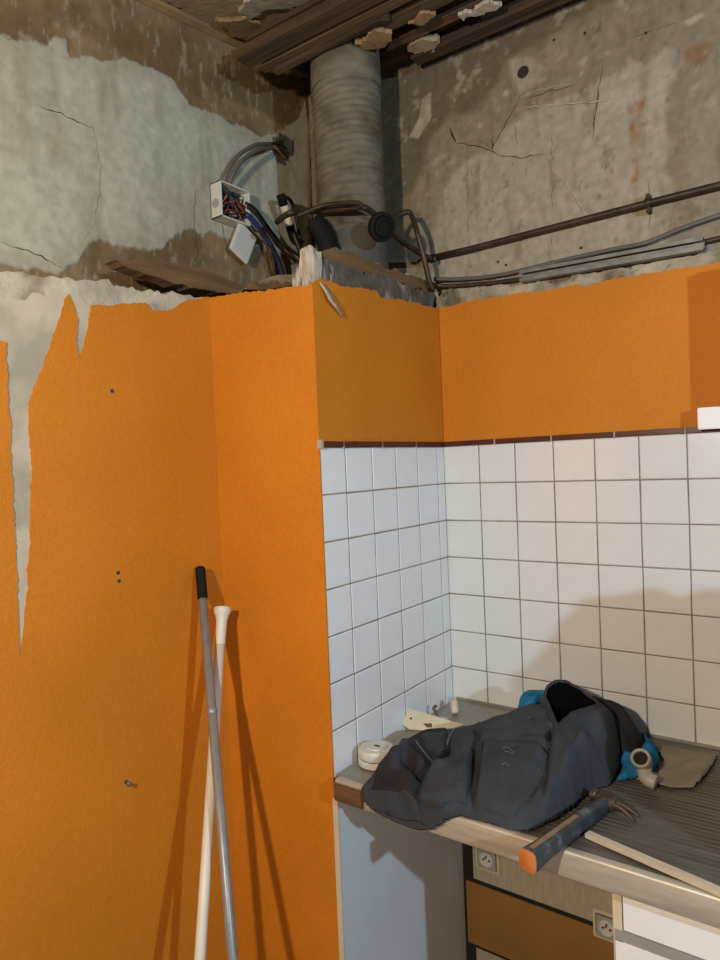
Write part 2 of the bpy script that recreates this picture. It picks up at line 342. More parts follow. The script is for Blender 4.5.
def crack(px, fn, plane, r, m, parent, name='crack', seed=1):
    P = [fn(x, y, plane) for x, y in px]; out = []; rng = random.Random(seed)
    for a, b in zip(P[:-1], P[1:]):
        n = max(2, int((b-a).length/0.012))
        for k in range(n):
            q = a.lerp(b, k/n); out.append(q+Vector((rng.uniform(-1,1), rng.uniform(-1,1), rng.uniform(-1,1)))*0.0025)
    out.append(P[-1])
    rr = [0.55*r*(0.35+0.65*rng.random())*min(1, 0.3+4*min(i, len(out)-1-i)/len(out)) for i in range(len(out))]
    for q in out:
        if fn is onX: q.x = plane
        else: q.y = plane
    v, f = tubevf(out, rr, 4); return obj(name, v, f, m, parent)
crack([(34,104),(62,114),(93,128)], onX, XU, 0.0022, CRACK, wlu)
crack([(93,128),(100,165),(99,190),(92,225),(80,245)], onX, XU, 0.0025, PALE, wlu, 'plaster_ridge')
crack([(0,242),(40,255),(62,268)], onX, XU, 0.0025, CRACK, wlu)
crack([(195,190),(194,225),(196,255),(195,268)], onX, XU, 0.002, RUST, wlu, 'stain_run')
crack([(222,223),(224,240),(228,256)], onX, XU, 0.003, RUST, wlu, 'stain_run')

# ---- pier boxing in the duct: front face and side face share one core
pier = struct(slab('wall_pier', [(XL-0.1,YP+0.004,0),(-0.008,YP+0.004,0),(-0.008,0.02,0),(XL-0.1,0.02,0)], (0,0,1), 2.028, WHITEPL), 'boxed-in pier papered orange')
def prism_xz(name, poly, y0, y1, m, parent=None):
    return slab(name, [(x, y0, z) for x, z in poly], (0,1,0), y1-y0, m, parent)
pf = [(XL, 0.0, 0), (0.0, 0.0, 0), (0.0, 2.030)] + xz([(304,286),(285,287),(262,291),(240,292),(222,296)], YP) + [(XL, 2.058, 0)]
prism_xz('wallpaper', ragged(pf, 0.016, 0.0009, 8), YP, YP+0.004, ORANGE, pier)
qf = [(YP+0.0042, 1.667, 0), (-0.002, 1.667, 0), (-0.002, 2.066)] + yz([(418,303),(398,300),(380,297),(377,291),(360,288),(345,287),(330,281),(318,279)], 0.0) + [(YP+0.0042, 2.03, 0)]
prism_yz('wallpaper', ragged(qf, 0.016, 0.0009, 18), -0.008, 0.0, ORANGE, pier)
# painted board below the worktop, with its raw edge to the room
box('lower_panel', -0.008, 0.010, YP+0.002, 0.0, 0.0, 0.845, PANELQ, pier)
box('board_edge', -0.004, 0.0105, YP-0.001, YP+0.003, 0.0, 0.842, PANELEDGE, pier)
# ---- back wall core
wall_back = struct(box('wall_back', -0.005, 2.6, 0.008, 0.15, 0.0, 2.05, GROUT), 'back wall of white square tiles below orange wallpaper')
bf = [(0.0, 1.667, 0), (2.55, 1.667, 0), (2.55, 2.02)] + xz([(760,256),(720,262),(690,267),(650,273),(600,282),(560,288),(520,293),(480,300),(455,305),(441,308)], 0.0) + [(0.0, 2.068, 0)]
prism_xz('wallpaper', ragged(bf, 0.016, 0.0011, 28), 0.0, 0.008, ORANGE, wall_back)
# a ragged plaster ledge along the top of the wallpaper
lp = [(0.0, 2.05, 0), (2.55, 2.0, 0), (2.55, 2.04)] + xz([(760,252),(715,256),(680,262),(640,268),(610,272),(570,279),(530,283),(500,287),(470,290),(441,294)], 0.004) + [(0.0, 2.094, 0)]
prism_xz('plaster_ledge', ragged(lp, 0.014, 0.003, 31), 0.003, 0.022, LEDGE, wall_back)
prism_xz('plaster_ledge', ragged([(x, z+0.012) for x, z, *_ in lp[2:]][::1] + [(0.0,2.03),(2.55,2.0)], 0.016, 0.004, 37), 0.012, 0.026, LEDGE, wall_back)

# ---- tiles (one mesh per size, shared)
TILECACHE = {}
PITCH, GAP = 0.11, 0.0023
def tilemesh(w_, h_, m):
    key = (round(w_, 4), round(h_, 4), m.name)
    if key in TILECACHE: return TILECACHE[key]
    a, b, t = w_/2, h_/2, 0.007; e = 0.0022
    v = [(-a,0,-b),(a,0,-b),(a,0,b),(-a,0,b), (-a,-t+e*0.8,-b),(a,-t+e*0.8,-b),(a,-t+e*0.8,b),(-a,-t+e*0.8,b), (-a+e,-t,-b+e),(a-e,-t,-b+e),(a-e,-t,b-e),(-a+e,-t,b-e)]
    f = [(8,9,10,11)] + [(4+i, 4+(i+1)%4, 8+(i+1)%4, 8+i) for i in range(4)] + [(i, (i+1)%4, 4+(i+1)%4, 4+i) for i in range(4)]
    me = bpy.data.meshes.new('tile'); me.from_pydata(v, [], f); me.update(); me.materials.append(m); TILECACHE[key] = me; return me
def tile(cx, cz, w_, h_, m, parent, side):
    o = bpy.data.objects.new('tile', tilemesh(w_, h_, m)); COL.objects.link(o)
    tl = (random.gauss(0, 0.0035), random.gauss(0, 0.0035))
    if side == 'back': o.location = (cx, 0.0075, cz); o.rotation_euler = (tl[0], 0, tl[1])
    else: o.location = (-0.0075, cx, cz); o.rotation_euler = (tl[0], 0, math.pi/2+tl[1])
    o.parent = parent; return o
rows = [1.655-PITCH*k for k in range(8)]
xe = [-0.006] + [0.1118+PITCH*k for k in range(0, 18)]
for r in range(7):
    zt, zb = rows[r], rows[r+1]
    for a, b in zip(xe[:-1], xe[1:]):
        tile((a+b)/2, (zt+zb)/2, b-a-GAP, zt-zb-GAP, TILE_B, wall_back, 'back')
box('grout_bed', 0.0, 2.0, 0.0019, 0.0085, 0.886, 1.6555, GROUT, wall_back)
ye = [-0.001] + [-0.0436-PITCH*k for k in range(0, 5)] + [YP+0.001]
qg = box('grout_bed', -0.012, -0.0019, YP+0.002, 0.0, 0.845, 1.667, GROUT, pier)
for r in range(7):
    zt, zb = rows[r], rows[r+1]
    for a, b in zip(ye[:-1], ye[1:]):
        tile((a+b)/2, (zt+zb)/2, a-b-GAP, zt-zb-GAP, TILE_Q, pier, 'side')
# ---- thin dark red edging above the tiles, in short lengths
t1 = struct(thing('trim_1', (0.5, 0, 1.66), 'dark red edging strip above the back wall tiles', 'trim')); del t1['category']
x = 0.0
while x < 2.0:
    L = 0.165; box('edging_piece', x+0.001, x+L-0.001, -0.006, 0.008, 1.6555, 1.669, REDTRIM, t1, 0.002); x += L
    box('edging_joint', x-0.002, x+0.002, -0.0055, 0.006, 1.653, 1.668, DUST, t1)
t2 = struct(thing('trim_2', (0, -0.3, 1.66), 'dark red edging strip above the side tiles', 'trim')); del t2['category']
y = 0.0
for k in range(4):
    L = min(0.165, YP*-1-k*0.165); y0 = -k*0.165
    box('edging_piece', -0.006, 0.006, y0-L+0.001, y0-0.001, 1.6555, 1.669, REDTRIM, t2, 0.002)
    if k < 3: box('edging_joint', -0.004, 0.0045, y0-L-0.002, y0-L+0.002, 1.652, 1.668, DUST, t2)
box('edging_end', -0.006, 0.007, YP-0.001, YP+0.008, 1.652, 1.672, DUST, t2)

# ---- upper back wall
wbu = struct(box('wall_back_upper', -0.6, 2.6, YU+0.004, 0.16, 1.95, 3.05, UPPER_B), 'upper back wall of cracked stained plaster')
Xg, Zb = np.meshgrid(np.arange(XU, 1.5, 0.0045), np.arange(2.0, 2.99, 0.0045), indexing='ij')
n1, n2, n3 = fbm(Xg, Zb, 9, 31), fbm(Xg, Zb, 40, 33), fbm(Xg*3, Zb*0.5, 14, 35)
def zone(px, warp, w_): return sstep(polydist(xz(px, YU), Xg, Zb)+warp*n1+0.35*warp*n2, w_)
Cb = np.ones(Xg.shape+(3,))*np.array((0.205,0.168,0.118))
Cb = mixc(Cb, (0.30,0.262,0.208), zone([(428,310),(438,215),(452,165),(486,152),(515,118),(545,108),(580,98),(600,74),(640,60),(672,52),(673,190),(668,310)], 0.03, 0.012)*0.95)
Cb = mixc(Cb, (0.345,0.31,0.255), zone([(560,128),(590,100),(640,80),(668,72),(668,105),(620,112)], 0.03, 0.02)*0.6)
Cb = mixc(Cb, (0.235,0.20,0.152), zone([(690,310),(684,180),(690,90),(706,60),(900,0),(900,310)], 0.03, 0.02)*0.9)
Cb = mixc(Cb, (0.105,0.080,0.050), zone([(372,70),(560,-10),(650,-40),(610,8),(540,42),(505,60),(500,90),(480,110),(455,112),(432,135),(418,180),(404,262),(372,262)], 0.05, 0.03)*0.9)  # dark stain near the ceiling; the strip right of the duct paints its shadow
Cb = mixc(Cb, (0.29,0.25,0.19), zone([(509,60),(535,58),(552,66),(548,82),(520,95),(510,80)], 0.02, 0.004)*0.85)
Cb = mixc(Cb, (0.34,0.29,0.22), zone([(424,97),(431,94),(430,118),(418,138),(410,137),(420,118)], 0.008, 0.003)*0.9)
Cb = mixc(Cb, (0.36,0.31,0.24), zone([(682,22),(704,10),(706,18),(690,28)], 0.01, 0.003)*0.9)
kr = zone([(627,104),(646,96),(645,128),(640,150),(641,182),(630,185),(627,150)], 0.012, 0.004)
Cb = mixc(Cb, (0.255,0.135,0.068), kr*np.clip(0.62+1.3*n2, 0, 1)); Cb = mixc(Cb, (0.20,0.11,0.055), zone([(688,50),(706,46),(702,60),(690,62)], 0.02, 0.008)*0.8)
Cb = mixc(Cb, (0.30,0.20,0.11), zone([(402,205),(424,180),(428,196),(408,232)], 0.03, 0.02)*0.45)  # warm lit patch beside the duct, painted into the wall colour
Cb = mixc(Cb, (0.14,0.105,0.066), np.clip(1.1*n3+0.3*n1-0.12, 0, 0.55)); Cb = mixc(Cb, (0.33,0.29,0.22), np.clip(2.4*fbm(Xg, Zb, 34, 37)-0.75, 0, 0.55))
Cb = mixc(Cb, (0.10,0.078,0.05), np.clip(2.4*fbm(Xg, Zb, 52, 39)-0.85, 0, 0.6)); Cb *= 1.18*(1+0.25*fbm(Xg, Zb, 70, 41))[...,None]
plaster_face('plaster_face', Xg, Zb, (Xg, YU-0.003+0.003*n1+0.002*n2+0.002*kr, Zb), Cb, stainmat('stain_and_light_plaster_back'), wbu)
hole = lathe('wall_hole', [(0.0165,0),(0.012,0.002),(0.009,-0.02)], onY(523,72,YU-0.006), (0,-1,0), CRACK, wbu, 12)
YC = YU-0.004
crack([(452,130),(456,143),(480,146),(500,156),(520,158),(545,154)], onY, YC, 0.0030, CRACK, wbu, seed=2)
crack([(456,143),(450,128),(455,140)], onY, YC, 0.005, CRACK, wbu, seed=3)
crack([(480,140),(492,148),(512,112),(520,95)], onY, YC, 0.002, CRACK, wbu, seed=4)
crack([(492,150),(493,136)], onY, YC, 0.004, CRACK, wbu, seed=5)
crack([(593,130),(597,100),(603,65)], onY, YC, 0.0025, CRACK, wbu, seed=6)
crack([(524,98),(548,92),(575,85)], onY, YC, 0.002, CRACK, wbu, seed=7)
crack([(548,165),(565,180),(580,205),(590,225),(597,245)], onY, YC, 0.0050, PALE, wbu, 'pale_scratch', 8)
crack([(518,108),(545,106),(580,103),(622,98)], onY, YC, 0.0045, PALE, wbu, 'pale_scratch', 9)
crack([(520,98),(540,90),(575,82)], onY, YC, 0.003, PALE, wbu, 'pale_scratch', 10)
crack([(552,130),(552,260)], onY, YC, 0.0012, CRACK, wbu, seed=11)
crack([(466,100),(468,200),(469,262)], onY, YC, 0.0016, RUST, wbu, seed=12)
crack([(515,110),(517,155)], onY, YC, 0.0012, CRACK, wbu, seed=13)
crack([(648,160),(650,230)], onY, YC, 0.0016, CRACK, wbu, seed=14)
crack([(593,143),(594,110)], onY, YC, 0.0018, CRACK, wbu, seed=15)
crack([(700,118),(718,120)], onY, YC, 0.003, PALE, wbu, 'pale_scratch', 16)
crack([(680,140),(686,128),(686,150),(678,162)], onY, YC, 0.002, PALE, wbu, 'pale_scratch', 17)
crack([(630,38),(660,28),(690,18)], onY, YC, 0.0015, CRACK, wbu, seed=18)
crack([(505,225),(512,215),(510,232),(524,222)], onY, YC, 0.002, PALE, wbu, 'pale_scratch', 19)
crack([(450,230),(462,205)], onY, YC, 0.002, PALE, wbu, 'pale_scratch', 20)
for px_, py_ in ((554,40),(646,33),(585,33),(581,248),(506,265),(498,262)):
    lathe('plug_hole', [(0.004,-0.004),(0.004,0.0005),(0.003,0.001)], onY(px_, py_, YC), (0,-1,0), CRACK, wbu, 8)

# ---- ceiling: laths with plaster fallen away, dark void above; the corner has pulled up
def zc(x, y): return 2.945 - 0.15*(x-XU) + 0.125*(y-YU)
ce = obj('ceiling', [(-0.6,0.15,zc(-0.6,0.15)+0.06),(2.6,0.15,zc(2.6,0.15)+0.06),(2.6,-3.4,2.65),(-0.6,-3.4,2.65)], [(0,1,2,3)], VOID); struct(ce, 'ruined lath and plaster ceiling')
def zl(x, y): return 2.815 - 0.02*x + 0.14*y
yy = -0.015; k = 0
while yy > -0.44:
    wd = random.choice((0.022, 0.030, 0.038)); yc = yy-wd/2
    x0 = (-0.045 if -0.325 < yc < -0.095 else -0.35) + random.uniform(-0.015, 0.05); x1 = 1.45
    if yc > -0.095: x0 = -0.36
    up_ = random.uniform(-0.004, 0.022)
    beam('lath', (x0, yc, zl(x0, yc)+up_), (x1, yc+random.uniform(-0.012, 0.012), zl(x1, yc)+random.uniform(-0.004, 0.018)), wd, 0.014, LATH if k % 3 else LATH2, ce, jag=0.003)
    yy -= wd + random.uniform(0.002, 0.012); k += 1
# splintered boards hanging lower over the duct
for (xa, xb, yb, dz, wdt, th, mm) in ((-0.36,0.55,-0.405,-0.012,0.055,0.030,LATH),(-0.33,0.20,-0.345,-0.020,0.030,0.022,LATH2),(-0.05,0.80,-0.27,-0.018,0.040,0.028,LATH),(-0.03,0.60,-0.17,-0.016,0.030,0.022,LATH2),(-0.02,1.1,-0.055,-0.020,0.045,0.034,LATH),(-0.30,0.05,-0.325,-0.04,0.018,0.014,LATH)):
    beam('splintered_board', (xa, yb, zl(xa, yb)+dz), (xb, yb+0.015, zl(xb, yb)+dz+0.012), wdt, th, mm, ce, jag=0.007)
# plaster still hanging on at the left and in lumps
def ceil_piece(px, drop, thk, m, seed, amp=0.006):
    pts = []
    for x_, y_ in px:
        p = onZ(x_, y_, 2.84-drop)
        for _ in range(4): p = onZ(x_, y_, zc(p.x, p.y)-drop)
        pts.append((max(p.x, XU+0.002), min(p.y, YU-0.002)))
    pts = ragged(pts, 0.015, amp, seed)
    pts = [(max(a, XU+0.001), min(b, YU-0.001)) for a, b in pts]
    return slab('ceiling_plaster', [(a, b, zc(a, b)-drop) for a, b in pts], (0,0,1), thk, m, ce)
ceil_piece([(150,-8),(200,22),(240,44),(262,54),(300,66),(312,60),(330,20),(345,-6),(300,-90),(100,-90)], 0.004, 0.012, CEILPL, 51)
ceil_piece([(247,22),(262,12),(318,2),(330,-8),(260,-8),(240,10)], 0.014, 0.01, PALE, 52, 0.003)
ceil_piece([(215,22),(246,18),(262,30),(252,40),(230,36)], 0.016, 0.012, BROWN_L, 56)
def lump_piece(px, z, thk, m, seed):
    pts = ragged([tuple(onZ(x_, y_, z)[:2]) for x_, y_ in px], 0.012, 0.004, seed)
    return slab('hanging_plaster', [(a_, min(b_, YU-0.002), z+random.uniform(-0.001,0.001)) for a_, b_ in pts], (0,0,1), thk, m, ce)
lump_piece([(408,50),(425,40),(440,43),(432,53),(415,54)], 2.765, 0.02, CEILPL, 53)
lump_piece([(458,16),(490,2),(502,6),(480,16),(464,21)], 2.755, 0.016, PALE, 54)
lump_piece([(355,44),(375,30),(392,34),(386,46),(366,50)], 2.735, 0.02, BROWN_L, 55)
lump_piece([(408,24),(420,14),(436,16),(424,26)], 2.74, 0.014, BROWN_L, 57)
# old wall-to-ceiling moulding edge on the left
beam('edge_batten', Vector((XU+0.008,-1.6,zc(XU,-1.6)-0.012)), Vector((XU+0.008,0.0,zc(XU,0.0)-0.012)), 0.014, 0.02, BROWN_L, ce, jag=0.004)

# ================================================================== TOP OF THE PIER
cop = struct(thing('trim_3', (0,-0.3,2.04), 'broken plank and mortar course capping the pier', 'trim')); del cop['category']
pl = yz([(322,252),(336,247),(352,254),(375,263),(400,272),(428,281),(428,291),(400,283),(370,276),(345,268),(330,266)], -0.006)
prism_yz('plank', ragged(pl, 0.02, 0.002, 61), -0.05, -0.006, WOODT, cop)
mo = yz([(330,264),(345,267),(372,275),(400,283),(430,292),(430,307),(405,304),(380,300),(355,292),(330,287)], -0.004)
prism_yz('mortar_course', ragged(mo, 0.012, 0.003, 62), -0.05, -0.004, MORTAR, cop)
def rubble(name, c, size, m, parent, seed, cuts=4, amp=0.25):
    bm = bmesh.new(); bmesh.ops.create_cube(bm, size=1.0); bmesh.ops.subdivide_edges(bm, edges=bm.edges[:], cuts=cuts, use_grid_fill=True)
    for v_ in bm.verts:
        q = v_.co.copy(); r_ = q.normalized()*0.62; q = q.lerp(r_, 0.35); nn = noise.noise(q*3.1+Vector((seed,0,0)))+0.5*noise.noise(q*7+Vector((0,seed,0)))
        v_.co = Vector((q.x*size[0], q.y*size[1], q.z*size[2]))*(1+amp*nn)
    me = bpy.data.meshes.new(name); bm.to_mesh(me); bm.free(); me.materials.append(m); o = bpy.data.objects.new(name, me); COL.objects.link(o); o.location = c; o.parent = parent; o.matrix_parent_inverse = parent.matrix_world.inverted(); return o
rubble('broken_brick_end', (-0.022, -0.557, 2.072), (0.036, 0.042, 0.088), WHITEPL, cop, 1.0)
rubble('broken_brick_end', (-0.050, -0.562, 2.052), (0.030, 0.032, 0.060), MORTAR, cop, 4.0)
rubble('broken_brick_end', (-0.020, -0.515, 2.062), (0.030, 0.030, 0.070), MORTAR, cop, 7.0)
for i in range(10):
    t_ = i/9; p = onX(335+t_*95, 252+t_*30, -0.02)
    lathe('mortar_crumb', [(0.001,0.0),(0.008+0.004*random.random(),0.004),(0.006,0.01),(0.001,0.014)], p+Vector((random.uniform(-.02,0),0,-0.004)), (random.uniform(-.4,.4),random.uniform(-.4,.4),1), DUST, cop, 6)
# strip of wallpaper peeling off and hanging in front of the side face
fp = [onX(321,283,0.001), onX(327,291,0.008), onX(331,300,0.014), onX(337,308,0.012), onX(343,317,0.006)]
wv = [0.018, 0.022, 0.018, 0.016, 0.010]; v, f = [], []
for p, q in zip(fp, wv):
    for dx, dy in ((0,-1),(0,1)):
        for th in (0, 0.0012): v.append(p+Vector((th, dy*q/2, 0)))
for i in range(4):
    a = i*4; f += [(a,a+2,a+6,a+4),(a+1,a+5,a+7,a+3),(a,a+4,a+5,a+1),(a+2,a+3,a+7,a+6)]
f += [(0,1,3,2),(16,18,19,17)]
obj('peeling_strip', v, f, PALE, pier, True)

# ================================================================== DUCT
DC = Vector((-0.158, -0.205, 0)); DR = 0.096
du = thing('ventilation_duct', (DC.x, DC.y, 2.03), 'grey corrugated ventilation duct rising from the pier to the ceiling', 'duct')
n, pit, per = 40, 0.0185, 7
z0, z1 = 2.10, 2.69
K = int((z1-z0)/pit*per); v, f = [], []
for i in range(K+1):
    for k in range(n):
        a = 2*math.pi*k/n; z = z0+(z1-z0)*i/K
        ph = (z/pit - k/n)
        r = DR - 0.0012 + 0.0042*abs(math.sin(math.pi*ph))**0.6*(0.8+0.5*noise.noise(Vector((a*1.3, z*30, 4.0)))) + 0.0012*noise.noise(Vector((math.cos(a)*2, math.sin(a)*2, z*9)))
        v.append((DC.x+r*math.cos(a), DC.y+r*math.sin(a), z+0.006*math.cos(a-0.6)))
for i in range(K):
    for k in range(n): f.append((i*n+k, i*n+(k+1)%n, (i+1)*n+(k+1)%n, (i+1)*n+k))
obj('corrugated_tube', v, f, DUCTM, du, True)
lathe('top_sleeve', [(DR+0.002,0),(DR+0.004,0.003),(DR+0.003,0.06),(DR+0.001,0.16),(DR-0.001,0.20)], (DC.x,DC.y,2.67), (0,0,1), DUCTM, du, 40, False)
lathe('bottom_sleeve', [(DR+0.004,0),(DR+0.005,0.1),(DR+0.005,0.2),(DR+0.002,0.23)], (DC.x,DC.y,2.03), (0,0,1), DUCTD, du, 40, False)

# ================================================================== PIPES AND CABLES ROUND THE PIER TOP
def P_(px, py, Y): return onY(px, py, Y)
# black rubber items beside the duct foot
bl = thing('pipe_insulation_sleeve', onY(322,240,-0.33), 'short black foam pipe sleeve left of the duct foot', 'pipe sleeve')
tube('foam_sleeve', [onY(313,222,-0.36), onY(322,232,-0.345), onY(330,252,-0.33)], 0.028, BLACKRUB, bl, 14)
g = thing('rubber_grommet', onY(381,227,-0.305), 'black rubber grommet with a ribbed face right of the duct foot', 'grommet')
gc = onY(381,227,-0.305); ga = (CAM-gc).normalized()+Vector((0.75,0.25,-0.15))
lathe('grommet_body', [(0.024,-0.02),(0.033,-0.012),(0.038,0.0),(0.037,0.009),(0.029,0.012),(0.026,0.007),(0.010,0.005)], gc, ga, BLACKRUB, g, 22)
lathe('inner_ring', [(0.022,0.006),(0.024,0.014),(0.019,0.015),(0.018,0.008)], gc, ga, BLACKRUB, g, 18)
o = tube('copper_pipe', [onX(277,222,-0.40), P_(288,214,-0.42), P_(303,211,-0.36), P_(322,211,-0.335), P_(345,209,-0.33), P_(362,207,-0.31), P_(374,214,-0.27), P_(386,226,-0.22), P_(402,241,-0.14), P_(428,258,-0.03), P_(436,259,-0.02)], 0.0085, RUSTPIPE, None, 10)
tag(o, 'dark bent pipe crossing in front of the duct foot', 'pipe')
o = tube('copper_pipe', [P_(297,216,-0.41), P_(322,206,-0.365), P_(345,203,-0.362), P_(358,203,-0.36), P_(366,209,-0.36)], 0.006, RUSTPIPE, None, 8)
tag(o, 'thinner dark pipe just above the bent pipe at the duct foot', 'pipe')
o = tube('copper_pipe', [P_(388,222,-0.16), P_(398,216,-0.12), P_(407,212,-0.10), P_(412,216,-0.095), P_(417,232,-0.115), P_(424,258,-0.095), P_(429,280,-0.075), P_(433,290,-0.06)], 0.0078, RUSTPIPE, None, 10)
tag(o, 'short pipe bent like a hook over the pier end right of the grommet', 'pipe')
cp = thing('wall_pipe', onY(560,228,0.0), 'long straight brown pipe clipped across the upper back wall', 'pipe')
tube('pipe_run', [onY(426,259,0.0), onY(470,249,0.0), onY(648,203,0.0), onY(900,140,0.0)], 0.0085, RUSTPIPE, cp, 12, sm=False)
pc = onY(648,203,0.0)
lathe('clamp_ring', [(0.0115,-0.006),(0.0125,-0.003),(0.0125,0.003),(0.0115,0.006)], pc, (1,0,0), RUSTPIPE, cp, 14)
box('clamp_ear', pc.x-0.005, pc.x+0.005, pc.y-0.004, YU-0.002, pc.z+0.010, pc.z+0.022, RUSTPIPE, cp, 0.001)
box('clamp_ear', pc.x-0.005, pc.x+0.005, pc.y-0.004, YU-0.002, pc.z-0.022, pc.z-0.010, RUSTPIPE, cp, 0.001)
o = tube('grey_cable', [onY(434,279,-0.01), onY(460,279,0.004), onY(500,275,0.004), onY(560,261,0.004), onY(610,250,0.004), onY(645,243,0.004), onY(680,229,0.004), onY(720,215,0.004), onY(800,190,0.004)], 0.0058, GREYCAB, None, 8)
tag(o, 'grey cable sagging along the wall between pipe and metal rail', 'cable')
o = tube('copper_pipe', [onY(430,284,-0.02), onY(450,286,0.0), onY(500,282,0.010), onY(560,273,0.013), onY(700,243,0.013), onY(800,217,0.013)], 0.0065, RUSTPIPE, None, 8)
tag(o, 'lowest brown pipe running behind the metal rail', 'pipe')
ch = thing('metal_rail', onY(610,264,-0.005), 'galvanised steel rail lying along the ledge above the orange paper', 'rail')
a0, a1 = onY(521,277,-0.014), onY(704,244,-0.014)
d_ = (a1-a0)
def railbeam(nm, dz, dy, w_, t_): beam(nm, a0+Vector((0,dy,dz)), a1+Vector((0,dy,dz)), w_, t_, GALV, ch, bevel=0.0006)
railbeam('web', 0.0, 0.010, 0.003, 0.030); railbeam('flange', 0.014, 0.0, 0.024, 0.0025); railbeam('flange', -0.014, 0.0, 0.024, 0.0025)
railbeam('rail_lip', 0.010, -0.0115, 0.002, 0.008); railbeam('rail_lip', -0.010, -0.0115, 0.002, 0.008); railbeam('center_rib', 0.0, 0.006, 0.006, 0.006)

# ================================================================== JUNCTION BOX ON THE UPPER LEFT WALL
jb = thing('junction_box', onX(230,201,XU), 'open white junction box full of wires on the upper left wall', 'junction box')
pA, pB = onX(220,183,XU+0.03), onX(246,219,XU+0.03)
jy0, jy1, jz0, jz1 = pA.y-0.012, pB.y+0.006, 2.330, 2.432
wl = 0.0045; dx = 0.045
box('box_back', XU, XU+0.003, jy0, jy1, jz0, jz1, GREYPLAS, jb)
box('box_side', XU, XU+dx, jy0, jy0+wl, jz0, jz1, WHITEPLAS, jb, 0.001); box('box_side', XU, XU+dx, jy1-wl, jy1, jz0, jz1, WHITEPLAS, jb, 0.001)
box('box_side', XU, XU+dx, jy0, jy1, jz1-wl, jz1, WHITEPLAS, jb, 0.001); box('box_side', XU, XU+dx, jy0, jy1, jz0, jz0+wl, WHITEPLAS, jb, 0.001)
box('box_interior', XU+0.003, XU+0.006, jy0+wl, jy1-wl, jz0+wl, jz1-wl, BOXDARK, jb)
lathe('knockout', [(0.012,0),(0.012,0.002),(0.009,0.002)], (XU+dx*0.5, jy0-0.001, (jz0+jz1)/2-0.01), (0,-1,0), GREYPLAS, jb, 14)
rng = random.Random(5)
for i in range(11):
    mm = [BOXDARK, BLUECAB, REDWIRE, BLACKCAB, BLUECAB, COPPERW, GREYCAB][i % 7]
    ps = [Vector((XU+0.012+rng.random()*0.028, jy0+0.012+rng.random()*(jy1-jy0-0.024), jz0+0.012+rng.random()*(jz1-jz0-0.024))) for _ in range(4)]
    tube('wire', ps, 0.0023, mm, jb, 6)
box('connector_block', XU+0.012, XU+0.034, jy0+0.03, jy0+0.06, jz0+0.045, jz0+0.06, BLACKRUB, jb, 0.002)
box('connector_block', XU+0.012, XU+0.03, jy0+0.05, jy0+0.075, jz0+0.022, jz0+0.035, GREYPLAS, jb, 0.002)
# hanging lid
lc = onX(243,243,XU+0.03); ang = math.radians(-27)
v, f = boxvf(-0.006, 0.006, -0.038, 0.038, -0.050, 0.050)
lo = obj('lid', [Vector((a, b*math.cos(ang)-c*math.sin(ang), b*math.sin(ang)+c*math.cos(ang)))+lc for a, b, c in v], f, WHITEPLAS, jb); lo['label'] = 'square white plastic lid dangling below the box'; lid = lo
bm = bmesh.new(); bm.from_mesh(lo.data); bmesh.ops.bevel(bm, geom=bm.edges[:], offset=0.004, segments=3, affect='EDGES'); bm.to_mesh(lo.data); bm.free()
v, f = boxvf(0.005, 0.0072, -0.030, 0.030, -0.042, 0.042)
obj('lid_face', [Vector((a, b*math.cos(ang)-c*math.sin(ang), b*math.sin(ang)+c*math.cos(ang)))+lc for a, b, c in v], f, WHITEPLAS, lid)
tube('lid_cord', [onX(238,219,XU+0.03), onX(243,222,XU+0.036), onX(246,226,XU+0.03)], 0.0015, GREYCAB, lid, 6)
# cables
def cab(px, r, m, label, depth, n=10):
    P = [onX(x_, y_, XU+d) for (x_, y_), d in zip(px, depth)]
    return tag(tube('cable', P, r, m, None, n), label, 'cable')
cab([(223,184),(228,170),(240,154),(256,145),(270,144)], 0.0062, GREYCAB, 'upper grey cable arching from the junction box to the wall hole', (0.02,0.03,0.034,0.03,0.01))
cab([(229,184),(234,172),(244,159),(258,150),(272,148)], 0.0062, GREYCAB, 'lower grey cable arching from the junction box to the wall hole', (0.034,0.046,0.051,0.047,0.024))
cab([(246,203),(256,210),(266,224),(278,240),(290,250),(300,256)], 0.0050, BLACKCAB, 'black cable leaving the junction box towards the duct foot', (0.054,0.05,0.042,0.034,0.028,0.022))
cab([(247,207),(257,216),(268,232),(280,248),(296,262)], 0.0042, BLACKCAB, 'second black cable just under the first one by the junction box', (0.068,0.068,0.062,0.056,0.05))
cab([(246,214),(258,226),(270,244),(278,260),(283,277)], 0.0080, BLUECAB, 'dark blue conduit curving down from the junction box', (0.06,0.06,0.052,0.045,0.04), 12)
cab([(250,219),(260,232),(268,250),(273,272)], 0.0045, WOODD, 'thin brown cable left of the dark blue conduit', (0.022,0.025,0.025,0.02))
# hole knocked in the wall
wh = thing('wall_recess', onX(281,149,XU), 'ragged knocked-out hole with bare wires in the upper left wall', 'wall hole')
prism_yz('recess_edge', ragged(yz([(272,139),(284,135),(293,142),(292,156),(284,166),(276,160),(272,150)], XU), 0.008, 0.003, 71), XU-0.001, XU+0.002, MORTAR, wh)
prism_yz('recess_dark', ragged(yz([(276,141),(285,140),(289,147),(287,158),(281,156),(276,148)], XU), 0.008, 0.002, 72), XU+0.002, XU+0.0026, CRACK, wh)
tube('bare_wire', [onX(271,146,XU+0.012), onX(277,149,XU+0.016), onX(282,155,XU+0.008), onX(285,158,XU+0.004)], 0.0042, COPPERW, wh, 8)
tube('bare_wire', [onX(271,143,XU+0.012), onX(280,143,XU+0.014), onX(286,149,XU+0.006)], 0.0034, BLACKCAB, wh, 8)
prism_yz('metal_plate', yz([(284,141),(292,140),(291,152),(285,151)], XU+0.003), XU+0.003, XU+0.006, GALV, wh)
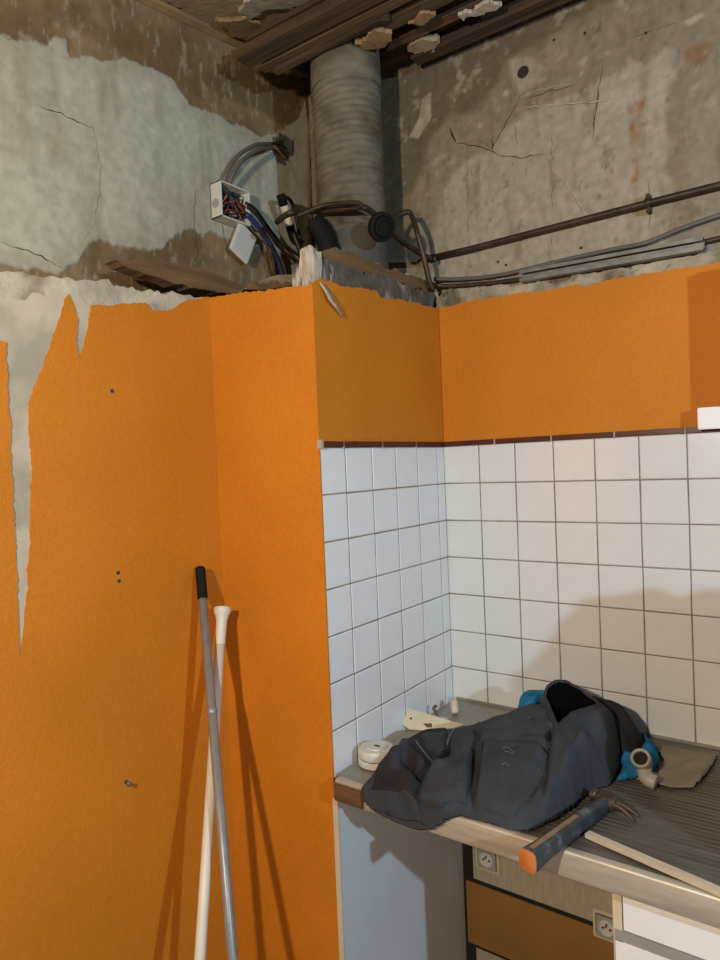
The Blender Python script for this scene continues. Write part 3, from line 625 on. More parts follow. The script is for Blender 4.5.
# cream wrapped connector
cc = thing('wire_connector', onX(286,213,XU+0.06), 'cream wrapped connector on black wires near the corner', 'connector')
q0, q1 = onX(283,203,XU+0.075), onX(290,226,XU+0.065)
tube('cream_sleeve', [q0.lerp(q1,0.05), q0.lerp(q1,0.5), q0.lerp(q1,0.95)], 0.013, CREAM, cc, 14)
tube('black_end', [q0+(q0-q1)*0.35, q0.lerp(q1,0.1)], 0.0138, BLACKRUB, cc, 12)
tube('black_end', [q1+(q0-q1)*0.05, q1+(q1-q0)*0.55, q1+(q1-q0)*0.9+Vector((0.02,0,0))], 0.014, BLACKRUB, cc, 12)
tube('black_wire', [q1, onX(296,240,XU+0.07), onX(302,258,XU+0.08), onX(304,275,XU+0.09)], 0.008, BLACKCAB, cc, 8)
tube('black_wire', [q0+(q0-q1)*0.3, onX(290,200,XU+0.06), onX(296,215,XU+0.06), onX(300,240,XU+0.07)], 0.006, BLACKCAB, cc, 8)

# timber lying on the ledge
XW = -0.40
wpx = [(104,264),(118,265),(136,262),(160,267),(186,271),(212,280),(236,290),(228,296),(200,294),(160,286),(130,276),(112,270)]
pts = [onX(a, b, XW) for a, b in wpx]
yzr = ragged([(p.y, p.z) for p in pts], 0.03, 0.0008, 77); wo = slab('timber_offcut', [(XW, a, b) for a, b in yzr], (1,0,0), 0.045, WOODT)
tag(wo, 'splintered brown timber offcut lying on the left wall ledge', 'timber')
wo2 = slab('wood_scrap', [onX(a, b, -0.38) for a, b in ((236,291),(250,283),(270,277),(298,276),(302,284),(280,288),(255,292))], (1,0,0), 0.03, WOODPALE)
tag(wo2, 'pale tan wood scrap behind the top of the pier', 'wood scrap')

# wall plugs in the left wall
def plug(px_, py_, label, screw=False):
    c = onX(px_, py_, XL); t = thing('wall_plug', c, label, 'wall plug', None)
    lathe('plug_collar', [(0.0046,-0.002),(0.0046,0.0006),(0.003,0.001)], c, (1,0,0), PLUG, t, 10)
    prism_yz('chipped_paper', ragged([(c.y-0.008,c.z-0.003),(c.y+0.002,c.z-0.006),(c.y+0.008,c.z-0.001),(c.y,c.z+0.006)], 0.004, 0.001, px_), XL-0.001, XL+0.0004, WOODPALE, t)
    if screw: tube('screw', [c, c+Vector((0.012,0.002,-0.003))], 0.0028, GALV, t, 8); lathe('screw_head', [(0.0055,0),(0.0055,0.002),(0.002,0.004)], c+Vector((0.012,0.002,-0.003)), (1,0.1,-0.2), GALV, t, 10)
plug(112,391,'topmost dark wall plug in the orange left wall')
plug(118,573,'upper of two close wall plugs in the orange left wall')
plug(119,581,'lower of two close wall plugs in the orange left wall')
plug(126,782,'lowest wall plug with a screw in the orange left wall', True)

# ================================================================== POLES IN THE CORNER
def through(px, t): return CAM + ray(*px)*t
ga_, gb_ = onX(200,567,XL+0.016), through((232.5,957), 1.34)
gd = (gb_-ga_).normalized(); foot = gb_ + gd*((gb_.z-0.001)/-gd.z)
pg = thing('broom_handle', foot, 'grey metal tube with a black grip leaning in the corner', 'pole')
gl = (foot-ga_).length
tube('metal_tube', [ga_+gd*0.02, foot], 0.0105, ALU, pg, 16, sm=False)
lathe('black_grip', [(0.009,0),(0.0125,0.004),(0.0125,0.078),(0.0115,0.082)], ga_, gd, BLACKRUB, pg, 16)
lathe('joint_collar', [(0.011,0),(0.0118,0.002),(0.0118,0.01),(0.011,0.012)], ga_+gd*0.34, gd, ALU, pg, 16)
wa_, wb_ = onY(222.5,608,YP-0.055), through((200,957), 1.38)
wd_ = (wb_-wa_).normalized(); foot2 = wb_ + wd_*((wb_.z-0.001)/-wd_.z)
pw = thing('white_tube', foot2, 'white tube with a flared cup end leaning in the corner', 'pole')
tube('tube_body', [wa_+wd_*0.02, foot2], 0.0118, WHITETUBE, pw, 16, sm=False)
lathe('flared_cup', [(0.021,0),(0.0225,0.003),(0.021,0.012),(0.0165,0.020),(0.0135,0.034),(0.0125,0.075),(0.0125,0.09)], wa_, wd_, WHITETUBE, pw, 20)

# ================================================================== WORKTOP WITH SINK DRAINER
ZT = 0.9; YFt = -0.602
wt = thing('sink_worktop', (0.6, -0.3, ZT-0.05), 'stainless steel sink worktop with ribbed drainer and bright front lip', 'worktop')
XE = 1.55
box('flat_deck', 0.0125, 0.46, -0.578, -0.002, ZT-0.012, ZT, STEELK, wt); box('deck_front', 0.024, 0.46, YFt+0.012, -0.578, ZT-0.012, ZT, STEELK, wt)
# ribbed drainer: profile over Y swept along X
prof = []; yy = -0.045
prof.append((-0.002, ZT)); prof.append((yy, ZT))
while yy > YFt+0.05:
    prof += [(yy-0.003, ZT-0.0014), (yy-0.008, ZT-0.0014), (yy-0.011, ZT+0.0004), (yy-0.0145, ZT+0.0004)]; yy -= 0.0145
prof += [(YFt+0.02, ZT), (YFt+0.012, ZT)]
v = [(0.46, a, b) for a, b in prof] + [(XE, a, b) for a, b in prof]; K = len(prof)
v += [(0.46, -0.002, ZT-0.012), (XE, -0.002, ZT-0.012), (0.46, YFt+0.012, ZT-0.012), (XE, YFt+0.012, ZT-0.012)]
f = [(i, i+1, K+i+1, K+i) for i in range(K-1)] + [(2*K, 2*K+1, 2*K+3, 2*K+2), (0, K, 2*K+1, 2*K), (K-1, 2*K+2, 2*K+3, 2*K-1)]
f += [tuple(range(K))+(2*K+2, 2*K), tuple(range(K, 2*K))+(2*K+3, 2*K+1)]
obj('ribbed_drainer', v, f, STEELD, wt)
# rolled front lip
lpf = [(YFt+0.014,ZT-0.012),(YFt+0.014,ZT+0.001),(YFt+0.006,ZT+0.002),(YFt+0.001,ZT),(YFt-0.001,ZT-0.004),(YFt-0.002,ZT-0.044),(YFt,ZT-0.049),(YFt+0.01,ZT-0.050),(YFt+0.01,ZT-0.03)]
v = [(0.022, a, b) for a, b in lpf] + [(XE, a, b) for a, b in lpf]; K = len(lpf)
f = [(i, (i+1)%K, K+(i+1)%K, K+i) for i in range(K)] + [tuple(range(K)), tuple(range(2*K-1, K-1, -1))]
autosmooth(obj('front_lip', v, f, STEEL, wt), 50)
box('back_upstand', 0.0125, XE, -0.008, -0.001, ZT, ZT+0.006, STEELK, wt, 0.001)
bt = box('wooden_batten', 0.024, 0.102, YFt-0.010, YFt-0.0025, ZT-0.044, ZT-0.004, WOODD, None, 0.002)
tag(bt, 'dark brown wooden batten along the left end of the worktop front', 'batten')

# ---- under the worktop
ub = struct(thing('wall_back_lower', (0.4, 0.0, 0.0), 'beige and brown painted wall under the worktop', 'wall')); del ub['category']
box('beige_panel', 0.046, 0.62, -0.003, 0.0075, 0.366, 0.80, BEIGE, ub)
box('black_joint', 0.011, 0.62, -0.001, 0.0078, 0.02, 0.80, BLACKP, ub)
box('brown_band', 0.020, 0.62, -0.004, 0.0076, 0.165, 0.352, BROWNP, ub)
box('beige_panel', 0.046, 0.62, -0.003, 0.0075, 0.0, 0.155, BEIGE, ub)
def socket(px_, py_, label):
    c = onY(px_, py_, -0.003); t = thing('power_socket', c, label, 'socket', 'sockets under the worktop'); s_ = 0.038
    box('frame_plate', c.x-s_, c.x+s_, -0.010, -0.003, c.z-s_, c.z+s_, CREAM, t, 0.003)
    box('cover_plate', c.x-s_*0.8, c.x+s_*0.8, -0.013, -0.009, c.z-s_*0.8, c.z+s_*0.8, GREYPLAS, t, 0.002)
    lathe('socket_well', [(0.021,0),(0.021,0.004),(0.019,0.0045),(0.018,0.002)], (c.x,-0.0125,c.z), (0,-1,0), WHITEPLAS, t, 20)
    for s2 in (-1, 1): lathe('contact_hole', [(0.003,0),(0.003,0.001)], (c.x+s2*0.0095,-0.0165,c.z), (0,-1,0), BLACKP, t, 8)
    tube('earth_pin', [(c.x,-0.013,c.z+0.010),(c.x,-0.026,c.z+0.010)], 0.0024, GALV, t, 8)
socket(488,858,'cream power socket near the corner under the hammer handle')
socket(608,926,'cream power socket beside the white cabinet')
cb = thing('base_cabinet', (1.0,-0.3,0), 'white laminate base cabinet under the drainer', 'cabinet')
CX = 0.624; CY = -0.572
box('carcass', CX, 1.52, CY+0.018, -0.02, 0.08, ZT-0.053, CABW, cb)
box('side_edge', CX, CX+0.016, CY-0.001, CY+0.018, 0.08, ZT-0.053, PANELEDGE, cb)
dr = box('drawer_front', CX+0.018, 1.515, CY-0.002, CY+0.018, 0.772, ZT-0.053, CABW, cb, 0.001)
box('grey_strip', CX+0.004, 1.515, CY-0.004, CY+0.012, 0.752, 0.770, CABGREY, cb)
box('door', CX+0.002, 1.515, CY-0.002, CY+0.018, 0.09, 0.750, CABW, cb, 0.001)
box('plinth', CX+0.02, 1.5, CY+0.06, CY+0.075, 0.0, 0.08, BLACKP, cb)

# ================================================================== CLOTH LUMPS AS HEIGHT FIELDS OVER THE WORKTOP
class TPS:
    def __init__(s, pts):
        A = np.array(pts, float); s.x = A[:, :2]; z = A[:, 2]; n = len(A)
        d = np.linalg.norm(s.x[:,None]-s.x[None], axis=2); Kx = s.U(d)+np.eye(n)*1e-4
        Pm = np.hstack([np.ones((n,1)), s.x]); Mx = np.zeros((n+3,n+3)); Mx[:n,:n] = Kx; Mx[:n,n:] = Pm; Mx[n:,:n] = Pm.T
        s.w = np.linalg.solve(Mx, np.concatenate([z, np.zeros(3)]))
    @staticmethod
    def U(d): return np.where(d > 1e-9, d*d*np.log(np.maximum(d, 1e-9)), 0)
    def __call__(s, X, Y):
        q = np.stack([X, Y], -1); d = np.linalg.norm(q[...,None,:]-s.x, axis=-1)
        return (s.U(d)@s.w[:-3]) + s.w[-3] + s.w[-2]*X + s.w[-1]*Y
def plan(px_, py_, h): p = onZ(px_, py_, ZT+h); return (p.x, p.y)
def vnoise(X, Y, s, seed, ridged=False):
    out = np.empty(X.shape)
    for idx in np.ndindex(X.shape):
        q = noise.noise(Vector((X[idx]*s+seed, Y[idx]*s-seed*0.7, seed*1.3)))
        out[idx] = 1-2*abs(q) if ridged else q
    return out
class Lump:
    def __init__(s, ctrl, outline, folds, edge=0.02, nz_amp=0.006, seed=3, res=0.005, minh=0.004):
        s.out = outline; P = np.array(outline); s.x0, s.y0 = P.min(0)-0.01; s.x1, s.y1 = P.max(0)+0.01
        nx, ny = int((s.x1-s.x0)/res)+1, int((s.y1-s.y0)/res)+1
        s.gx = np.linspace(s.x0, s.x1, nx); s.gy = np.linspace(s.y0, s.y1, ny); X, Y = np.meshgrid(s.gx, s.gy, indexing='ij')
        H = TPS(ctrl)(X, Y)
        for pl, amp, wd in folds: H = H + amp*np.exp(-(segdist(pl, X, Y)/wd)**2)
        H = H + nz_amp*0.7*vnoise(X, Y, 14, seed) + nz_amp*0.8*(vnoise(X*1.0+Y*0.3, Y*0.6, 24, seed+5, True)-0.6) + nz_amp*0.25*vnoise(X, Y, 60, seed+9)
        D = polydist(outline, X, Y); s.D = D
        k = np.clip(D/edge, 0, 1); k = np.sqrt(1-(1-k)**2)
        H = np.minimum(H, 1.06*max(c[2] for c in ctrl)+0.004); s.H = np.maximum(H, minh)*k + 0.0; s.H = np.maximum(s.H, np.where(D > 0, minh, 0))
    def h(s, x, y):
        i = np.clip((x-s.x0)/(s.x1-s.x0)*(len(s.gx)-1), 0, len(s.gx)-1.001); j = np.clip((y-s.y0)/(s.y1-s.y0)*(len(s.gy)-1), 0, len(s.gy)-1.001)
        a, b = int(i), int(j); u, v_ = i-a, j-b
        return (s.H[a,b]*(1-u)+s.H[a+1,b]*u)*(1-v_)+(s.H[a,b+1]*(1-u)+s.H[a+1,b+1]*u)*v_
    def hit(s, px_, py_):
        r = ray(px_, py_); t = 1.0
        while t < 3:
            p = CAM + r*t
            if p.z <= ZT + (s.h(p.x, p.y) if s.x0 < p.x < s.x1 and s.y0 < p.y < s.y1 else 0): return p
            t += 0.003
        return p
def drape(x, y, z):
    """cloth pushed past the front lip hangs down its face"""
    e = YFt-0.004
    if y < e:
        over = e-y; return (x, e-min(0.016, 0.3*over+0.004)-0.4*(z-ZT)*math.exp(-over*30), z-over*1.1)
    return (x, y, z)
def lump_mesh(name, L, field, off, thick, m, parent, floor=None):
    """surface of lump L where the signed field is positive, raised by off, closed underneath; border vertices slide onto the outline"""
    nx, ny = L.H.shape; idx = -np.ones((nx, ny), int); v, f = [], []; rs = L.gx[1]-L.gx[0]
    mask = field > -rs*0.75; gxx, gyy = np.gradient(field, L.gx, L.gy)
    cells = [(i, j) for i in range(nx-1) for j in range(ny-1) if mask[i,j] and mask[i+1,j] and mask[i,j+1] and mask[i+1,j+1]]
    def vid(i, j):
        if idx[i,j] < 0:
            idx[i,j] = len(v)//2
            o_ = off[i,j] if isinstance(off, np.ndarray) else off
            x_, y_ = L.gx[i], L.gy[j]; d = field[i,j]
            if d < 0:
                g2 = gxx[i,j]**2+gyy[i,j]**2+1e-9; k_ = min(1.0, 1/g2)
                x_ += -d*gxx[i,j]*k_; y_ += -d*gyy[i,j]*k_
            base = ZT+0.0035 if floor is None else floor(x_, y_)
            z_ = max(ZT+L.h(x_, y_)+o_, base+0.002)
            lo_ = max(base, z_-thick) if thick else base
            v.append(drape(x_, y_, z_)); v.append(drape(x_, y_, lo_))
        return idx[i,j]
    es = {}
    for i, j in cells:
        q = [vid(i,j), vid(i+1,j), vid(i+1,j+1), vid(i,j+1)]
        f.append(tuple(2*a for a in q)); f.append(tuple(2*a+1 for a in reversed(q)))
        for a, b in zip(q, q[1:]+q[:1]): es[(a,b)] = es.get((a,b), 0)+1
    for (a, b) in es:
        if (b, a) not in es: f.append((2*a, 2*a+1, 2*b+1, 2*b))
    o = obj(name, v, f, m, parent, True)
    bm = bmesh.new(); bm.from_mesh(o.data)
    for _ in range(3): bmesh.ops.smooth_vert(bm, verts=bm.verts[:], factor=0.4, use_axis_x=True, use_axis_y=True, use_axis_z=True)
    bm.to_mesh(o.data); bm.free(); return o

# ---- blue fleece bundled under the jacket
bo = [plan(515,712,.06), plan(530,700,.06), plan(560,700,.04), plan(600,715,.02), plan(648,738,.02), plan(660,754,.02), plan(655,772,.008), plan(628,781,.004), plan(600,778,.01), plan(560,760,.03), plan(525,735,.05)]
bo = [(a, min(b, -0.022)) for a, b in bo]
bc = [(*plan(a,b,h),h) for a,b,h in ((516,711,.10),(530,695,.115),(545,690,.13),(560,700,.10),(600,720,.06),(625,730,.05),(632,734,.055),(648,745,.050),(653,757,.036),(634,762,.042),(615,745,.05),(620,772,.012),(600,770,.02),(560,740,.06))]
BL = Lump(bc, bo, [([plan(612,742,.04),plan(630,747,.04),plan(643,757,.03)], -0.018, 0.009)], 0.018, 0.008, 12, 0.006)

# ---- jacket
jo = [(0.108,-0.628),(0.098,-0.60),(0.096,-0.548),(0.107,-0.515),(0.110,-0.47),(0.106,-0.44),(0.12,-0.38),(0.16,-0.32),(0.22,-0.24),(0.30,-0.17),(0.40,-0.12),(0.48,-0.12),(0.525,-0.16),(0.548,-0.22),(0.553,-0.28),(0.550,-0.33),(0.532,-0.362),(0.524,-0.40),(0.520,-0.455),(0.504,-0.52),(0.478,-0.580),(0.45,-0.596),(0.385,-0.600),(0.345,-0.603),(0.325,-0.611),(0.308,-0.624),(0.29,-0.637),(0.265,-0.645),(0.24,-0.648),(0.19,-0.646),(0.14,-0.641)]
jc = [(*plan(a,b,h),h) for a,b,h in (
 (372,792,.008),(385,800,.014),(405,812,.016),(425,822,.016),(384,772,.030),(388,752,.055),(398,738,.064),(415,733,.062),(440,730,.062),(410,770,.046),(430,752,.048),(415,795,.026),
 (445,780,.052),(455,805,.034),(465,760,.062),(470,738,.074),(490,720,.088),(510,710,.096),(530,705,.108),(490,765,.070),(515,785,.060),(515,750,.084),(500,810,.030),(525,825,.016),(540,800,.048),
 (545,730,.112),(550,765,.086),(570,795,.046),(585,770,.078),(595,745,.106),(603,708,.135),(613,722,.118),(585,716,.130),(575,740,.112),(565,722,.122),(550,716,.116),(600,790,.016),(606,775,.03))]
jc += [(0.2,-0.28,0.05),(0.30,-0.2,0.07),(0.42,-0.15,0.09),(0.52,-0.17,0.10)]
h_ = lambda pts, h: [plan(a, b, h) for a, b in pts]
folds = [(h_([(478,742),(474,775),(470,814)], .05), -0.020, 0.006), (h_([(551,752),(546,780),(534,806),(533,818)], .06), -0.022, 0.007),
         (h_([(480,738),(515,740),(552,747)], .085), -0.007, 0.006), (h_([(475,728),(515,729),(552,735)], .09), 0.006, 0.012),
         (h_([(556,765),(545,795),(528,815)], .05), 0.012, 0.010), (h_([(585,775),(560,800),(540,822)], .035), 0.007, 0.011), (h_([(570,800),(552,816)], .03), -0.008, 0.006),
         (h_([(405,760),(420,772),(440,762),(452,752)], .05), -0.024, 0.010), (h_([(400,740),(418,758),(440,768)], .058), 0.012, 0.010),
         (h_([(392,760),(408,790),(420,815)], .03), 0.008, 0.010), (h_([(428,765),(420,790),(416,815)], .035), -0.010, 0.007), (h_([(440,735),(450,745),(448,758)], .06), -0.010, 0.007),
         (h_([(404,800),(412,775),(428,758)], .04), 0.007, 0.008), (h_([(552,735),(560,722),(600,718)], .11), -0.007, 0.010), (h_([(605,740),(600,770),(592,795)], .06), 0.008, 0.012),
         (h_([(445,812),(458,790),(466,765)], .05), 0.006, 0.008), (h_([(530,790),(540,770)], .07), -0.008, 0.006), (h_([(515,812),(540,795)], .04), 0.006, 0.006), (h_([(562,745),(572,770),(566,790)], .09), 0.005, 0.012)]
J = Lump(jc, jo, folds, 0.022, 0.0045, 3, 0.0046)
XX, YY = np.meshgrid(J.gx, J.gy, indexing='ij')
jk = thing('work_jacket', (0.33,-0.42,ZT), 'slate grey work jacket heaped on the worktop with hood open', 'jacket')
# the hood well is pushed down inside the body so the opening is hollow
rim = [(550,706,.128),(545,694,.142),(549,684,.156),(562,681,.164),(576,686,.162),(590,696,.152),(598,703,.142),(588,708,.138),(574,712,.134),(566,718,.126),(558,724,.122),(554,716,.123)]
rp = [(*plan(a,b,h),h) for a,b,h in rim]
inhood = polydist([(a,b) for a,b,_ in rp], XX, YY)
J.H = np.where(inhood > 0, np.minimum(J.H, 0.095-np.minimum(inhood,0.03)), J.H)
dark = polydist(h_([(355,815),(386,735),(398,732),(446,732),(452,752),(436,768),(424,790),(418,822),(400,822)], .045), XX, YY)
lump_mesh('body', J, J.D, 0.0, 0.0, JACKET, jk)
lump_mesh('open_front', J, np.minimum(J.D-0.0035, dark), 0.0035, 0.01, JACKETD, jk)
nav = polydist([tuple(J.hit(*q)[:2]) for q in ((388,770),(389,745),(398,735),(410,740),(408,756),(398,775))], XX, YY)
lump_mesh('inside_lining', J, np.minimum(nav, J.D-0.002), 0.0055, 0.008, NAVY, jk)
nav2 = polydist([tuple(J.hit(*q)[:2]) for q in ((420,735),(446,732),(446,748),(438,758),(425,748))], XX, YY)
lump_mesh('inside_lining', J, np.minimum(nav2, J.D-0.002), 0.0055, 0.008, NAVY, jk)
def patch(name, px, off, thick, m):
    pol = [tuple(J.hit(*q)[:2]) for q in px]; d = polydist(pol, XX, YY)
    return lump_mesh(name, J, np.minimum(d, J.D-0.001), off*np.clip(d/0.004, 0.5, 1), thick, m, jk), pol
pk, pkp = patch('chest_pocket', [(481,745),(515,744),(550,751),(547,778),(532,806),(512,820),(490,816),(472,811),(477,780)], 0.010, 0.014, JACKET)
cf, cfp = patch('sleeve_cuff', [(416,807),(418,793),(428,768),(446,760),(474,757),(472,785),(467,806),(450,807),(434,806)], 0.013, 0.018, JACKET)
fl_, flp = patch('chest_flap', [(474,726),(515,722),(552,732),(551,747),(515,740),(480,741)], 0.010, 0.014, JACKET)
# hem band hanging over the lip
hm = np.minimum(np.minimum(YFt-0.006-YY, XX-0.10), np.minimum(0.285-XX, J.D-0.004))
lump_mesh('hem_band', J, hm, 0.004, 0.008, JACKET, jk)
def onJ(px_, py_, up=0.004): p = J.hit(px_, py_); return Vector((p.x, p.y, ZT+J.h(p.x, p.y)+up))
def stitch(px, r, m, name='stitched_seam', up=0.0105): return tube(name, [onJ(a, b, up) for a, b in px], r, m, jk, 6, sub=3)
stitch([(483,747),(479,780),(474,808)], 0.0011, JACKETD); stitch([(549,753),(545,778),(531,804)], 0.0011, JACKETD); stitch([(418,810),(421,794),(430,770)], 0.0012, JACKETD, up=0.0135)
stitch([(416,746),(424,757),(432,766),(440,769)], 0.0022, ZIPM, 'zip'); stitch([(455,733),(450,741),(447,750)], 0.0022, ZIPM, 'zip')
bp_ = onJ(425,800,0.0135); lathe('snap_button', [(0.0085,0),(0.0085,0.002),(0.006,0.0035),(0.003,0.0028)], bp_, (0,-0.5,0.85), PLUG, jk, 14)
# small embroidered mark: two curls over a short bar
for pts in ([(503,754),(506,752),(510,754),(513,757)], [(505,757),(509,757),(513,759),(515,757)], [(502,770),(505,769),(509,771)]):
    tube('embroidered_mark', [onJ(a, b, 0.0108) for a, b in pts], 0.0011, LOGO, jk, 5, sub=3)
zp = onJ(530,724,0.0108); lathe('press_stud', [(0.003,0),(0.003,0.002),(0.001,0.003)], zp, (0,-0.5,0.85), ZIPM, jk, 8)
so_ = [(.44,-.20),(.44,-.08),(.50,-.06),(.55,-.075),(.578,-.12),(.58,-.17),(.565,-.21),(.5,-.22)]
SV = Lump([(.482,-.15,.128),(.51,-.15,.122),(.539,-.15,.104),(.559,-.15,.078),(.571,-.15,.05),(.48,-.09,.08),(.55,-.1,.05),(.55,-.2,.06),(.5,-.2,.10)], so_, [([(.50,-.13),(.535,-.14),(.565,-.16)], 0.008, 0.008), ([(.49,-.17),(.53,-.175),(.56,-.185)], -0.010, 0.007)], 0.02, 0.006, 44, 0.0055)
lump_mesh('back_sleeve', SV, SV.D, 0.0, 0.0, JACKETD, jk)
# hood: standing rim with a hollow, black inside
def ringpts(rpts, scale, dz, n=44):
    C = Vector((sum(p[0] for p in rpts)/len(rpts), sum(p[1] for p in rpts)/len(rpts), 0)); out = []
    cl = [Vector((a, b, ZT+h)) for a, b, h in rpts]; K = len(cl)
    for i in range(n):
        t = i/n*K; a = int(t); u = t-a; p0, p1, p2, p3 = cl[a-1], cl[a % K], cl[(a+1) % K], cl[(a+2) % K]
        p = 0.5*((2*p1)+(p2-p0)*u+(2*p0-5*p1+4*p2-p3)*u*u+(3*p1-p0-3*p2+p3)*u*u*u)
        q = C+(Vector((p.x,p.y,0))-C)*scale; wob = 0.004*noise.noise(Vector((i*0.6, scale*3, 1.7)))
        out.append(Vector((q.x, q.y, p.z+dz+wob)))
    return out
# fleece shows only where it rises clear of the jacket
fx, fy = np.meshgrid(BL.gx, BL.gy, indexing='ij')
jh = np.array([[J.h(a, b) if polydist(jo, np.array([a]), np.array([b]))[0] > 0 else -0.02 for b in BL.gy] for a in BL.gx])
sv = polydist(so_, fx, fy); hd_ = polydist([(p.x, p.y) for p in ringpts(rp, 1.34, 0)], fx, fy)
ff = np.minimum(np.minimum(BL.D, (BL.H-jh-0.006)*0.8), np.minimum(-sv, -hd_)-0.004)
tag(lump_mesh('blue_fleece', BL, ff, 0.0, 0.0, BLUEFL, None, floor=lambda a, b: ZT+(max(0.0035, J.h(a, b)+0.004) if (J.x0 < a < J.x1 and J.y0 < b < J.y1) else 0.0035)), 'bright blue fleece bundled beneath the grey jacket', 'fleece')
n = 44
oute = []
for p in ringpts(rp, 1.32, 0): oute.append(Vector((p.x, p.y, ZT+max(0.02, J.h(p.x, p.y)-0.012))))
midp = [a.lerp(b, 0.5)+Vector((0,0,0.010)) for a, b in zip(oute, ringpts(rp, 1.06, -0.004))]
rings = [oute, midp, ringpts(rp, 1.06, -0.004), ringpts(rp, 1.0, 0.003), ringpts(rp, 0.93, -0.003)]
v = [p for r_ in rings for p in r_]; f = []
for i in range(len(rings)-1):
    for k in range(n): f.append((i*n+k, i*n+(k+1)%n, (i+1)*n+(k+1)%n, (i+1)*n+k))
obj('hood', v, f, JACKET, jk, True)
rings = [ringpts(rp, 0.935, -0.002), ringpts(rp, 0.84, -0.025), ringpts(rp, 0.66, -0.055), ringpts(rp, 0.40, -0.066)]
v = [p for r_ in rings for p in r_]; f = []
for i in range(3):
    for k in range(n): f.append((i*n+k, i*n+(k+1)%n, (i+1)*n+(k+1)%n, (i+1)*n+k))
f.append(tuple(3*n+k for k in range(n)))
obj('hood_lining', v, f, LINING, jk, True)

# ================================================================== SMALL THINGS ON THE WORKTOP
tc_ = onZ(374,765,ZT+0.012); tc_ = Vector((0.058,-0.487,ZT))
rt_ = thing('round_plastic_cap', tc_, 'white round plastic cap with a dark slot beside the jacket', 'plastic cap')
lathe('base_ring', [(0.040,0.001),(0.044,0.004),(0.044,0.014),(0.041,0.017)], tc_, (0,0,1), WHITEPLAS, rt_, 28)
lathe('groove', [(0.0395,0.016),(0.0395,0.020)], tc_, (0,0,1), BLACKP, rt_, 28)
lathe('top_cap', [(0.041,0.019),(0.043,0.022),(0.043,0.036),(0.040,0.041),(0.026,0.042),(0.025,0.044),(0.012,0.044)], tc_, (0,0,1), WHITEPLAS, rt_, 28)
box('slot', tc_.x-0.004, tc_.x+0.010, tc_.y-0.004, tc_.y+0.002, ZT+0.0435, ZT+0.0448, BLACKP, rt_)
# cream bracket leaning on the side tiles
b1, b2, b3 = onX(405,727,0.004), Vector((0.125,-0.20,ZT+0.012)), onX(411,710,0.003)
nb = (b2-b1).cross(b3-b1).normalized();  nb = nb if nb.dot(CAM-b1) > 0 else -nb
bpx = [(404,726),(403,716),(407,710),(412,710),(430,715),(450,721),(464,725),(452,729),(436,731),(426,731),(410,730)]
br = thing('cream_bracket', b1, 'cream plastic bracket arm leaning against the side tiles', 'bracket')
slab('bracket_arm', [onplane(a, b, nb, nb.dot(b1)) for a, b in bpx], nb, 0.004, CREAM, br)
hc = onplane(411,719,nb,nb.dot(b1)); lathe('screw_hole', [(0.003,0),(0.003,0.0046)], hc, nb, BLACKP, br, 10)
slab('dark_slot', [onplane(a, b, nb, nb.dot(b1)) for a, b in ((423,724),(432,724),(432,728),(427,728))], nb, 0.0046, WOODD, br)
pc_ = onZ(455,714,ZT+0.002); tp = thing('white_plug', pc_, 'small white rounded plug in the corner behind the bracket', 'plug')
d2 = Vector((-0.25,0.35,0.9)).normalized()
lathe('plug_body', [(0.006,0),(0.0105,0.004),(0.0115,0.018),(0.0105,0.032),(0.006,0.038),(0.002,0.039)], pc_+Vector((0,0,0.001)), d2, CREAM, tp, 16)
pr_ = onZ(437,719,ZT+0.002); sc = thing('rusty_hook', pr_, 'small rusty hook standing against the side tiles', 'hook')
tube('hook_shank', [pr_, pr_+Vector((-0.004,0.004,0.014)), pr_+Vector((-0.012,0.004,0.026)), pr_+Vector((-0.006,0.010,0.034))], 0.004, HSTEEL, sc, 8)
tube('hook_foot', [pr_, pr_+Vector((0.016,0.004,0.004)), pr_+Vector((0.03,0.01,0.003))], 0.0035, DUST, sc, 8)

# wrapping paper sheet, creased
sh = [plan(600,775,0), plan(604,764,0), plan(640,752,0), plan(655,746,0), plan(690,752,0), plan(718,757,0), plan(712,770,0), plan(703,782,0), plan(694,790,0), plan(670,790,0), plan(640,783,0)]
SL = Lump([(*plan(a,b,h),h) for a,b,h in ((602,770,.012),(640,755,.02),(660,748,.010),(716,758,.014),(705,780,.018),(692,788,.006),(660,787,.016),(630,778,.018),(670,768,.006),(690,768,.010),(640,770,.012))],
          [(a, min(b, -0.014)) for a, b in sh], [(h_([(640,775),(700,762)], .01), 0.008, 0.01), (h_([(655,785),(672,760)], .01), -0.006, 0.008)], 0.004, 0.004, 31, 0.006, 0.004)
tag(lump_mesh('paper_sheet', SL, np.minimum(SL.D, np.minimum(-polydist(jo, *np.meshgrid(SL.gx, SL.gy, indexing='ij')), -polydist(bo, *np.meshgrid(SL.gx, SL.gy, indexing='ij')))-0.006), 0.0, 0.003, TAN, None), 'crumpled grey-tan paper sheet lying by the back tiles', 'paper')
pe = thing('pipe_elbow', onZ(645,775,ZT), 'grey-white plastic pipe elbow with its open end facing up', 'pipe elbow')
e0 = onZ(641,759,ZT+0.060); e2 = onZ(646,777,ZT+0.026); e3 = onZ(656,783,ZT+0.020)
ax_ = (CAM-e0).normalized()*0.8+Vector((-0.2,0.0,0.35)); ax_.normalize()
pe_pts = smoothpts([e0-ax_*0.002, e0-ax_*0.022, e2, e3], 5)
v, f = tubevf(pe_pts, 0.0155, 18); obj('elbow_body', v, f, PVC, pe, True)
lathe('socket_rim', [(0.0135,-0.016),(0.0195,-0.016),(0.0205,-0.012),(0.0205,0.006),(0.0185,0.008),(0.0150,0.006),(0.0145,-0.004)], e0, ax_, PVC, pe, 24, False)
lathe('dark_bore', [(0.0152,0.0),(0.0150,0.001)], e0, ax_, BLACKP, pe, 24)
